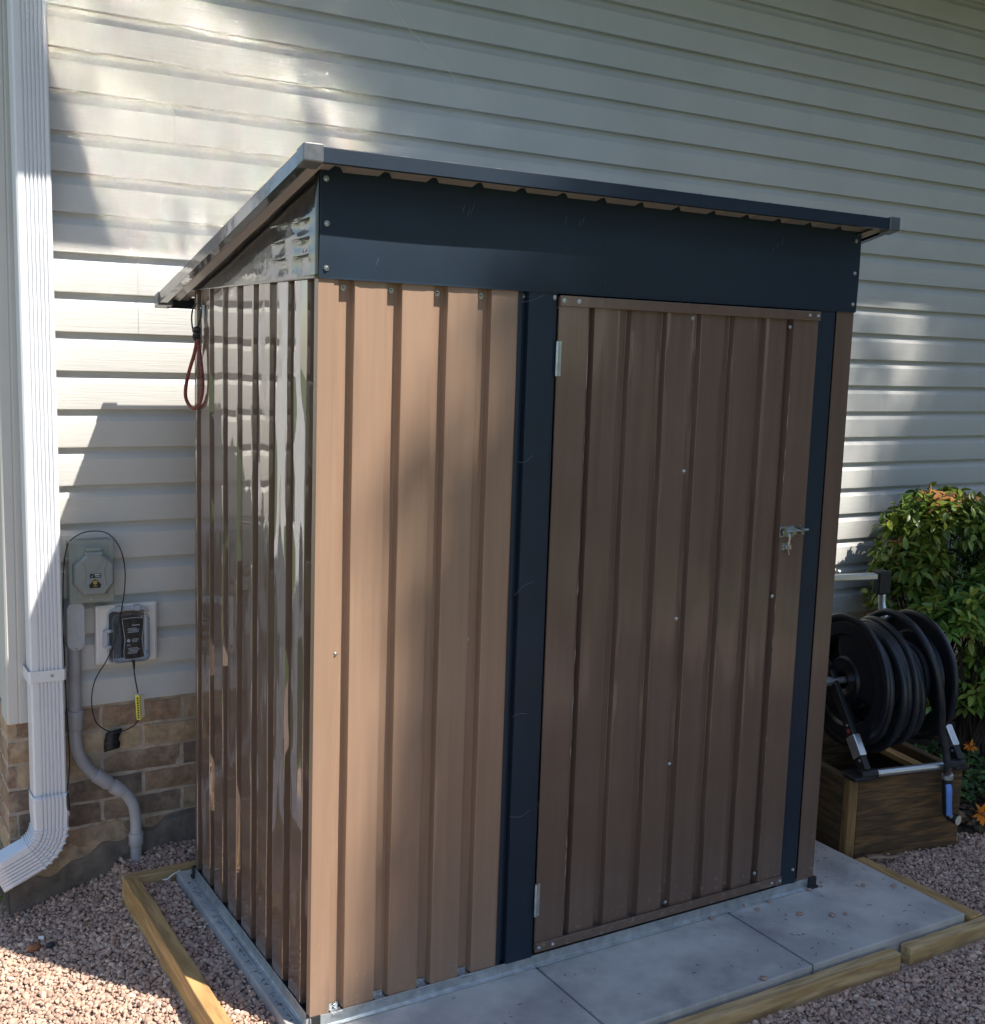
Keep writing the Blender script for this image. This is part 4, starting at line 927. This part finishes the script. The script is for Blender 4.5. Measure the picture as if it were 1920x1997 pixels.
# push handle
hz = .795+.07; hv = .43
hd_ = MB(); hd_.quadbox(.030, .385, hv-.016, hv+.016, hz-.011, hz+.011); h1 = build('handle', hd_, alu_m, hr, local=True, bevel=.004)
for u in (.045, .42):
    j = MB(); j.quadbox(u-.030, u+.022, hv-.022, hv+.022, hz-.068, hz+.020); build('handle_joint', j, blackpl_m, h1, local=True, bevel=.008)
    j = MB(); j.tube(smoothpath([(u, hv, hz-.06), (u, hv-.008, hz-.12), (u, hv-.05, hz-.19), (u, hv-.12, hz-.235), (u, vc+.06, zc_+.01)], 6), .017, 12, flat=.7); build('handle_tube', j, alu_m, h1, local=True, smooth=True)
# hose
ho = thing('garden_hose', 'black rubber hose wound on the reel with blue-levered nozzle hanging', 'garden hose', PL, PR)
cpth = []; turns = 9.0; seg = 44; HR = .0095
r_ = .105; u = UL+.022; du = .0205; dirn = 1; tt = 0
layers = [.095, .116]; th = 0; pts = []
for li, rad in enumerate(layers):
    span = 9
    for q in range(int(span*seg)):
        pts.append((u, vc+rad*math.cos(th), zc_-rad*math.sin(th)*1.0+(-.0 if rad < .15 else 0))); th += 2*math.pi/seg; u += dirn*du*1.22/seg
        if u > UR-.022: u = UR-.022; dirn = -1
        if u < UL+.022: u = UL+.022; dirn = 1
h_ = MB(); h_.tube(pts, HR, 8); bl('coil', h_, hose_m, ho)
# a few loose, larger loops on the outside
lo_ = MB()
for (u0, rad, dz, ph) in [(.114, .182, -.006, .1), (.135, .196, -.016, .3), (.157, .190, -.010, 1.1), (.181, .204, -.018, .2), (.203, .196, -.008, .6), (.226, .211, -.014, .5), (.247, .190, -.030, .9), (.170, .215, -.030, 2.0)]:
    pp = []
    for i in range(61):
        t = 2*math.pi*i/60; rr_ = rad*(1+.025*math.sin(t*2+ph)+.01*math.sin(t*5+ph*3)); pp.append((u0+.014*math.sin(t+ph*4), vc+rr_*math.cos(t), zc_+dz+rr_*math.sin(t)*(1.0)))
    lo_.tube(pp, .0118, 10, caps=False)
bl('outer_loops', lo_, hose_m, ho)
tl = MB(); tl.tube(smoothpath([(.262, vc+.12, zc_+.18), (.268, vc+.02, zc_+.222), (.276, vc-.10, zc_+.195), (.290, vc-.19, zc_+.10), (.310, vc-.215, zc_-.02), (.332, vc-.205, zc_-.13), (.348, -.030, RB+.09), (.357, -.036, RB+.035), (.360, -.037, RB+.0)], 8), .0125, 12)
bl('tail', tl, hose_m, ho)
nz = MB(); nz.tube([(.360, -.037, RB+.022), (.360, -.037, RB-.006)], .0125, 14); nb = bl('fitting', nz, mat('brown_grip', (.09, .06, .05), .5), ho)
nz = MB(); nz.tube([(.360, -.037, RB-.002), (.361, -.037, RB-.004), (.361, -.037, RB-.018), (.361, -.037, RB-.02)], [.016, .019, .019, .015], 16); bl('swivel_nut', nz, galv_m, ho)
nz = MB(); nz.tube(smoothpath([(.361, -.037, RB-.016), (.364, -.038, RB-.06), (.368, -.040, RB-.10), (.372, -.043, RB-.135), (.378, -.060, RB-.152)], 4), .0165, 12); nzz_ = bl('nozzle', nz, blackpl_m, ho)
nz = MB(); nz.tube([(.377, -.055, RB-.146), (.384, -.078, RB-.150)], [.015, .018], 18); nz.tube([(.384, -.078, RB-.150), (.3845, -.0795, RB-.150)], .010, 18); bl('nozzle_head', nz, blackpl_m, nzz_)
nz = MB(); nz.tube([(.3842, -.0786, RB-.150), (.3848, -.0806, RB-.150)], .0165, 20, caps=True); bl('nozzle_ring', nz, mat('cream_ring', (.55, .5, .4), .5), nzz_)
nz = MB(); nz.tube(smoothpath([(.350, -.056, RB-.030), (.350, -.062, RB-.045), (.352, -.064, RB-.08), (.356, -.064, RB-.115), (.360, -.063, RB-.136)], 4), [.008]+[.0115]*3+[.012]*3+[.0112]*3+[.0105]*3+[.011]*2+[.012, .0105], 12, flat=.55)
bl('lever', nz, blue_m, nzz_)
nz = MB(); nz.tube([(.360, -.071, RB-.136), (.360, -.073, RB-.136)], .007, 14); bl('lever_pin', nz, alu_m, nzz_)

# ------------------------------------------------------------------ leaves
def leafset(centers, dirs, sizes, cols_, width=.36, fold=.25, nseg=3):
    n = len(centers); prof = [(0, 0), (.28, .85), (.55, 1.0), (.82, .55), (1.0, 0)] if nseg == 3 else [(0, 0), (.45, 1), (1, 0)]
    V = []; Fs = []; Cc = []; dirs = dirs/np.linalg.norm(dirs, axis=1)[:, None]
    up = np.tile(np.array([0, 0, 1.]), (n, 1))+rng.normal(0, .35, (n, 3)); side = np.cross(dirs, up); side /= np.linalg.norm(side, axis=1)[:, None]; nor = np.cross(side, dirs)
    m = len(prof)
    pts = []
    for (a, b_) in prof:
        droop = -.22*a*a
        base = centers+dirs*(a*sizes)[:, None]+nor*(droop*sizes)[:, None]
        wd = (b_*width*.5*sizes)[:, None]
        pts += [base-side*wd+nor*wd*fold, base, base+side*wd+nor*wd*fold]
    V = np.stack(pts, 1); k = V.shape[1]; f = []
    for i in range(m-1):
        f += [(i*3, i*3+1, i*3+4, i*3+3), (i*3+1, i*3+2, i*3+5, i*3+4)]
    f = np.array(f); Fc = (f[None]+(np.arange(n)*k)[:, None, None]).reshape(-1, 4)
    return V.reshape(-1, 3), Fc, np.repeat(np.concatenate([cols_, np.ones((n, 1))], 1), k, 0)
def leafobj(name, data, m, parent=None):
    V, Fc, cc = data; me = bpy.data.meshes.new(name); me.vertices.add(len(V)); me.vertices.foreach_set('co', V.astype(np.float32).ravel())
    me.loops.add(len(Fc)*4); me.loops.foreach_set('vertex_index', Fc.astype(np.int32).ravel()); me.polygons.add(len(Fc))
    me.polygons.foreach_set('loop_start', np.arange(0, len(Fc)*4, 4, dtype=np.int32)); me.polygons.foreach_set('loop_total', np.full(len(Fc), 4, dtype=np.int32))
    me.update(calc_edges=True); me.validate(); me.polygons.foreach_set('use_smooth', np.ones(len(me.polygons), bool))
    at = me.color_attributes.new('col', 'FLOAT_COLOR', 'POINT')
    if len(at.data) == len(cc): at.data.foreach_set('color', cc.astype(np.float32).ravel())
    me.materials.append(m); return new_obj(name, me, parent)
def shrub(name, label, base, blobs, nsprig, pal, palw, group, top_pal=None, lsize=(.036, .066)):
    root = thing(name, label, 'shrub', base, 0, group); st_ = MB(); Cn = []; Dn = []; Sn = []; Co = []; b0 = np.array(base)
    wts = np.array([b[3] for b in blobs]); wts = wts/wts.sum()
    for i in range(nsprig):
        cx, cy, cz, w_, rx, ry, rz_ = blobs[rng.choice(len(blobs), p=wts)]
        d = rng.normal(size=3); d /= np.linalg.norm(d); d[2] = abs(d[2])*.9-.25
        rad = rng.uniform(.55, 1.0)**.5
        p = np.array([cx, cy, cz])+d*np.array([rx, ry, rz_])*rad
        out = d*np.array([1, 1, .6])+np.array([0, 0, .55]); out /= np.linalg.norm(out)
        if i % 9 == 0: st_.tube(smoothpath([(b0[0]+rng.uniform(-.06, .06), b0[1]+rng.uniform(-.05, .05), b0[2]), tuple(b0*.5+p*.5+np.array([0, 0, .04])), tuple(p)], 4), [.006, .006, .005, .005, .004, .004, .003, .003, .002], 5)
        st_.tube([tuple(p-out*.05), tuple(p+out*.03)], .0012, 4)
        base_c = np.array(pal[rng.choice(len(pal), p=palw)])
        if top_pal is not None and rad > .8 and p[2] > cz+.45*rz_ and rng.random() < .30: base_c = np.array(top_pal[rng.integers(len(top_pal))])
        base_c = base_c*rng.uniform(.9, 1.5)
        nl = rng.integers(7, 12)
        for q in range(nl):
            a = 2*math.pi*q/nl+rng.uniform(-.4, .4); e1 = np.cross(out, [0.3, .2, 1]); e1 /= np.linalg.norm(e1); e2 = np.cross(out, e1)
            dd = (e1*math.cos(a)+e2*math.sin(a))*rng.uniform(.6, 1)+out*rng.uniform(.05, .7)+np.array([0, 0, -.15])
            Cn.append(p+out*rng.uniform(-.045, .03)+dd*.006); Dn.append(dd); Sn.append(rng.uniform(*lsize)); Co.append(base_c*rng.uniform(.85, 1.15))
    leafobj('foliage', leafset(np.array(Cn), np.array(Dn), np.array(Sn), np.array(Co), .40), leafm, root)
    build('stems', st_, stem_m, root); root_children = None
    return root
G1 = [(.085, .14, .022), (.115, .17, .025), (.16, .19, .03), (.06, .11, .022)]
shrub('nandina_shrub', 'tall nandina shrub with bronze-tipped leaves against the siding', (3.35, .95, -.06),
      [(3.32, .95, .88, 2.2, .26, .22, .20), (3.12, .92, .72, 1.1, .17, .18, .14), (3.52, .92, .86, 1.3, .24, .22, .16), (3.16, .92, .55, 1.3, .20, .2, .2), (3.58, .95, .6, 1.6, .28, .2, .28)],
      560, G1, [.3, .3, .2, .2], 'shrubs beside the hose reel', [(.32, .15, .03), (.26, .12, .04), (.24, .18, .03)])
G2 = [(.12, .24, .05), (.16, .27, .055), (.21, .28, .05), (.09, .19, .05), (.25, .28, .045)]
shrub('nandina_shrub', 'bright green nandina shrub in front of the taller one', (3.2, .62, -.06),
      [(3.24, .62, .56, 2.2, .22, .2, .20), (3.42, .60, .62, 2.0, .26, .2, .22), (3.06, .66, .52, 1.0, .14, .16, .13), (3.36, .56, .36, 1.5, .26, .18, .18), (3.6, .6, .5, 1.2, .2, .2, .25), (3.30, .66, .20, 1.3, .30, .16, .16)],
      560, G2, [.25, .25, .2, .15, .15], 'shrubs beside the hose reel')
# low ground cover and leaf litter in the bed
def scatter_leaves(name, regions, n, size, pal, label, kind='stuff', cat='leaf litter', upz=.2, z=0.0, width=.5):
    Cn = []; Dn = []; Sn = []; Co = []
    for i in range(n):
        x0, x1, y0, y1 = regions[rng.integers(len(regions))]; x, y = rng.uniform(x0, x1), rng.uniform(y0, y1)
        if inpl(x, y) and y < .62: continue
        Cn.append((x, y, gz(x, y)+rng.uniform(-.005, .02)+z)); a = rng.uniform(0, 6.28); Dn.append((math.cos(a), math.sin(a), rng.uniform(-.1, upz))); Sn.append(rng.uniform(*size)); Co.append(np.array(pal[rng.integers(len(pal))])*rng.uniform(.6, 1.2))
    o = leafobj(name, leafset(np.array(Cn), np.array(Dn), np.array(Sn), np.array(Co), width), litter_m); o['kind'] = kind; return tag(o, label, cat)
scatter_leaves('leaf_litter', [(2.42, 4.0, .22, 1.2), (2.3, 3.0, .12, .6)], 1500, (.02, .05), [(.10, .06, .035), (.05, .035, .02), (.16, .10, .05), (.03, .022, .015)], 'dead brown leaves on dark soil beside the planter')
scatter_leaves('ground_cover', [(2.52, 3.3, .26, .75)], 900, (.03, .06), [(.05, .11, .03), (.08, .15, .035), (.035, .08, .03)], 'low green ground cover under the shrubs', cat='ground cover', upz=1.1, z=.015, width=.45)

# flowers
def flower(x, y, z, size, label, lean):
    t = thing('orange_flower', label, 'flower', (x, y, gz(x, y)), 0, 'orange flowers by the planter')
    s_ = MB(); hx, hy_ = lean; s_.tube(smoothpath([(x, y, gz(x, y)-.01), (x+hx*.4, y+hy_*.4, z*.5+gz(x, y)*.5), (x+hx, y+hy_, z)], 4), .0022, 6); build('stem', s_, mat('flower_stem', (.10, .14, .04), .6) if 'flower_stem' not in MATS else MATS['flower_stem'], t)
    n = 13; c_ = np.array([[x+hx, y+hy_, z]]*n); a = np.linspace(0, 6.28, n, endpoint=False)+rng.uniform(-.2, .2, n)
    tilt = Vector((-.5, -.75, .5)).normalized(); e1 = tilt.cross(Vector((0, 0, 1))).normalized(); e2 = tilt.cross(e1)
    dd = np.array([tuple((e1*math.cos(q)+e2*math.sin(q))+tilt*random.uniform(.1, .9)) for q in a])
    leafobj('petals', leafset(c_, dd, rng.uniform(.75, 1.1, n)*size, np.ones((n, 3)), .34), flower_m, t)
    d = MB(); d.tube([Vector((x+hx, y+hy_, z)), Vector((x+hx, y+hy_, z))+tilt*size*.28], [size*.2, size*.1], 10); build('flower_head', d, MATS['brown_rock'], t, smooth=True)
flower(2.545, .075, .010, .048, 'large orange flower nearest the gravel edge', (-.005, -.01))
flower(2.90, .40, .10, .032, 'orange flower farthest back among green leaves', (.0, .0))

# weeds left of the house corner
def weed(x, y, n, label):
    t = thing('weed', label, 'plant', (x, y, gz(x, y)), 0, 'weeds at the house corner'); Cn = []; Dn = []
    s_ = MB()
    for i in range(n):
        a = rng.uniform(0, 6.28); r_ = rng.uniform(0, .05); h = rng.uniform(.02, .12); p = (x+r_*math.cos(a), y+r_*math.sin(a), gz(x, y)+h); Cn.append(p); Dn.append((math.cos(a), math.sin(a), rng.uniform(.1, .8)))
        if i % 4 == 0: s_.tube([(x, y, gz(x, y)-.01), p], .0015, 4)
    leafobj('foliage', leafset(np.array(Cn), np.array(Dn), rng.uniform(.025, .055, n), np.array(G2)[rng.integers(0, 4, n)]*.9, .5), leafm, t); build('stems', s_, stem_m, t)
weed(-.56, 1.30, 46, 'leafy green weed hard against the foundation corner under the elbow'); weed(-.60, 1.52, 50, 'leafy green weed farther back along the side wall')
weed(-.535, 1.42, 40, 'small green weed between two larger ones by the side wall')

# loose pebbles on the pavers (copies of one)
pbx = [(1.601, .016), (1.61, -.019), (1.662, -.018), (1.782, -.076), (1.867, -.119), (1.89, -.144), (1.354, -.004), (1.404, -.006), (1.443, -.02), (1.221, -.02), (1.305, -.05), (1.428, -.104), (1.468, -.121), (1.549, -.169), (1.591, -.181), (1.391, -.21), (1.377, -.04), (1.12, -.335), (1.45, -.33)]
pebm = mat('loose_pebble', (.36, .235, .19), .85, var=.2, vscale=120)
proto = []
for k_ in range(4):
    v = PV[k_*3]*.0075; me = bpy.data.meshes.new('pebble'); me.from_pydata([tuple(a) for a in v], [], [tuple(int(i) for i in f) for f in IF]); me.materials.append(pebm); proto.append(me)
for i, (x, y) in enumerate(pbx):
    o = new_obj('pebble', proto[i % 4]); s_ = random.choice([.6, .8, 1, 1.2]); o.scale = (s_, s_, s_*.8); o.location = (x, y, -.030+.0045*s_*.8); o.rotation_euler = (0, 0, random.uniform(0, 6)); tag(o, 'loose pinkish pebble lying on the grey pavers', 'pebble', 'pebbles on the pavers')
def lump(name, x, y, sx_, sy_, sz_, m, label, seed, cat='stone'):
    v = IV.copy(); r0 = np.random.default_rng(seed); v *= r0.uniform(.88, 1.1, (len(v), 1)); b = MB(); b.add([(x+a[0]*sx_, y+a[1]*sy_, gz(x, y)+sz_*.45+a[2]*sz_) for a in v], [tuple(int(i) for i in f) for f in IF])
    return tag(build(name, b, m, smooth=True, angle=60), label, cat)
lump('stone', -.452, .965, .020, .015, .012, rock_m, 'rounded rusty brown stone on the left gravel', 1)
lump('stone', -.412, .940, .013, .012, .009, coal_m, 'small black stone beside the rusty brown one', 2)
dfl = MB(); dfl.add([(-.325, .93, gz(-.3, .93)+.012), (-.300, .945, gz(-.3, .93)+.022), (-.290, .965, gz(-.3, .93)+.014), (-.315, .955, gz(-.3, .93)+.008)], [(0, 1, 2), (0, 2, 3)])
o = build('dead_leaf', dfl, rock_m); s_ = o.modifiers.new('t', 'SOLIDIFY'); s_.thickness = .0006; tag(o, 'curled brown dead leaf on gravel between downspout and timber', 'dead leaf')
sc_ = MB(); sc_.add([(-.432, 1.005, gz(-.43, 1)+.012), (-.420, .985, gz(-.43, 1)+.016), (-.425, .975, gz(-.43, 1)+.012), (-.436, .992, gz(-.43, 1)+.010)], [(0, 1, 2, 3)]); o = build('paper_scrap', sc_, tagw_m); s_ = o.modifiers.new('t', 'SOLIDIFY'); s_.thickness = .0005; tag(o, 'tiny white scrap on gravel by the rusty brown stone', 'scrap')
zt = MB(); zt.tube(smoothpath([(-.030, .965, -.028), (-.055, .952, -.030), (-.075, .945, -.038), (-.085, .955, -.042)], 4), .0022, 6); tag(build('cable_tie', zt, tagw_m, smooth=True), 'white cable tie lying by the back left corner of the shed', 'cable tie')
lfp = MB(); pts = [(1.985, .085), (2.02, .075), (2.055, .062), (2.085, .052), (2.11, .048)]
lv_ = []
for i, (x, y) in enumerate(pts): lv_ += [(x-.005, y-.012-.003*math.sin(i), -.041+.003*math.sin(i*2)), (x, y+.012, -.040+.004*math.cos(i))]
lfp.add(lv_, [(2*i, 2*i+2, 2*i+3, 2*i+1) for i in range(len(pts)-1)]); o = build('dry_leaf', lfp, parge_m, smooth=True); s_ = o.modifiers.new('t', 'SOLIDIFY'); s_.thickness = .0006; tag(o, 'long dry tan leaf lying at the foot of the wooden box', 'dry leaf')

# ------------------------------------------------------------------ trees (shade the right of the scene)
def tree_mesh(nleaf, seed, blobs, leaf):
    r0 = np.random.default_rng(seed); w_ = np.array([b[3]**2.4 for b in blobs]); w_ /= w_.sum(); idx = r0.choice(len(blobs), nleaf, p=w_)
    B = np.array(blobs)[idx]; d = r0.normal(size=(nleaf, 3)); d /= np.linalg.norm(d, axis=1)[:, None]; rad = r0.uniform(0, 1, nleaf)**(1/2.6)
    Cn = B[:, :3]+d*(rad*B[:, 3])[:, None]; Dn = r0.normal(size=(nleaf, 3)); Dn[:, 2] -= .3; base = np.array([[.05, .10, .02], [.075, .13, .028], [.04, .085, .02]])[r0.integers(0, 3, nleaf)]*r0.uniform(.7, 1.25, (nleaf, 1))
    return leafset(Cn, Dn, r0.uniform(.7, 1.25, nleaf)*leaf, base, .62, nseg=1)
def tree(name, label, x, y, h, blobs, nleaf, leaf, seed):
    t = thing(name, label, 'tree', (x, y, -.1), 0, 'trees across the yard'); b = MB(); rt_ = random.Random(seed)
    b.tube(smoothpath([(x, y, -.2), (x+.05, y, h*.25), (x-.08, y+.05, h*.5), (x, y, h*.8)], 5), [.24-.012*i for i in range(16)], 12)
    for q in blobs[:14]: b.tube(smoothpath([(x, y, h*.35+rt_.uniform(0, h*.25)), ((x+q[0])/2, (y+q[1])/2, q[2]-.6), tuple(q[:3])], 4), [.10, .09, .08, .07, .06, .05, .04, .03, .02], 6)
    build('trunk', b, bark_m, t, smooth=True); leafobj('crown', tree_mesh(nleaf, seed, blobs, leaf), treeleaf_m, t); return t
# crown placed in shadow coordinates: (X0, Z0) on the shed-front plane seen along the sun
def sp_(X0, Z0, t_): return (X0+SA*t_, -t_, Z0+SE*t_)
def edge(Z0): return -.02 if Z0 < -.1 else .27 if Z0 < 1.3 else .27+(Z0-1.3)*.85 if Z0 < 2.2 else 1.25+.15*math.sin(Z0*9)
bl_ = []; rt_ = random.Random(21)
for i in range(64):
    X0 = rt_.uniform(1.0, 5.2); Z0 = rt_.uniform(-2.6, 4.6); t_ = 9+rt_.uniform(-1.6, 1.6); r_ = rt_.uniform(.5, .75)
    X0 = max(X0, edge(Z0)+r_+.1)
    if Z0 > 2.1 and 1.7 < X0 < 4.3: continue
    bl_.append((*sp_(X0, Z0, t_), r_))
for Z0 in np.arange(-2.4, 4.2, .19):
    r_ = rt_.uniform(.34, .44); bl_.append((*sp_(edge(Z0)+r_+rt_.uniform(-.05, .07), Z0, 9+rt_.uniform(-.8, .8)), r_))
    r_ = rt_.uniform(.34, .44)
    if Z0 < 2.2: bl_.append((*sp_(edge(Z0)+r_+.45, Z0, 9+rt_.uniform(-.8, .8)), r_))
for (a_, b_) in [(2.45, 2.75), (2.95, 3.55), (3.2, 3.0), (3.15, 2.5), (3.35, 3.7), (2.9, 2.3), (3.75, 3.4), (2.6, 3.9)]: bl_.append((*sp_(a_, b_, 9+rt_.uniform(-1, 1)), rt_.uniform(.14, .22)))
shade = tree('shade_tree', 'tall leafy tree standing across the yard shading the shed door', 5.9, -9.2, 15, bl_, 44000, .15, 5)
def ball(x, y, z, R_, n, seed):
    q = random.Random(seed); return [(x+q.gauss(0, R_*.42), y+q.gauss(0, R_*.42), z+q.gauss(0, R_*.5), q.uniform(.5, .9)*R_*.38) for _ in range(n)]
tree('sky_block_tree', 'broad unseen tree added left of the shade tree to block low sky', 2.2, -12, 8, ball(2.2, -12, 5.0, 3.4, 50, 1), 15000, .28, 6)  # added behind the camera to cut low skylight
tree('sky_block_tree', 'round unseen tree added right of the shade tree to block low sky', 10.5, -9.5, 8, ball(10.5, -9.5, 5.5, 4.0, 56, 12), 15000, .28, 16)  # unseen, put in to screen the sky on the right
tree('sky_block_tree', 'leafy tree added out of view, farthest right behind the viewer', 15, -15, 10, ball(15, -15, 6.5, 4.5, 46, 2), 16000, .28, 7)  # unseen backdrop tree, added for reflections and more sky cover
tree('dimming_tree', 'dense dark evergreen tree added out of view to darken the right siding', 8.6, -3.4, 5, ball(8.6, -3.4, 2.6, 3.0, 60, 4)+ball(9.5, -5.5, 3.2, 3.0, 50, 8), 16000, .22, 9)  # out of view, added to dim the skylight on the right wall

def twigs(regions, n, seed):
    b = MB(); q = random.Random(seed)
    for i in range(n):
        x0, x1, y0, y1, z = regions[q.randrange(len(regions))]; x, y = q.uniform(x0, x1), q.uniform(y0, y1); zz_ = (z if z is not None else gz(x, y)+.008); a = q.uniform(0, 6.28); l = q.uniform(.004, .018)
        b.tube([(x-l*math.cos(a)*.5, y-l*math.sin(a)*.5, zz_), (x, y+.001, zz_+.001), (x+l*math.cos(a)*.5, y+l*math.sin(a)*.5, zz_)], [.0004, .0009, .0004], 4)
    return b
o = build('debris', twigs([(.1, 1.9, -.34, -.03, -.0298), (-.03, -.018, .0, .9, -.0295), (.7, 2.6, -1.0, -.42, None), (-.7, -.2, .2, 1.1, None), (1.65, 1.9, 0, .3, -.0298)], 300, 5), bark_m); o['kind'] = 'stuff'; tag(o, 'tiny bits of bark and grit scattered over pavers and gravel', 'debris')
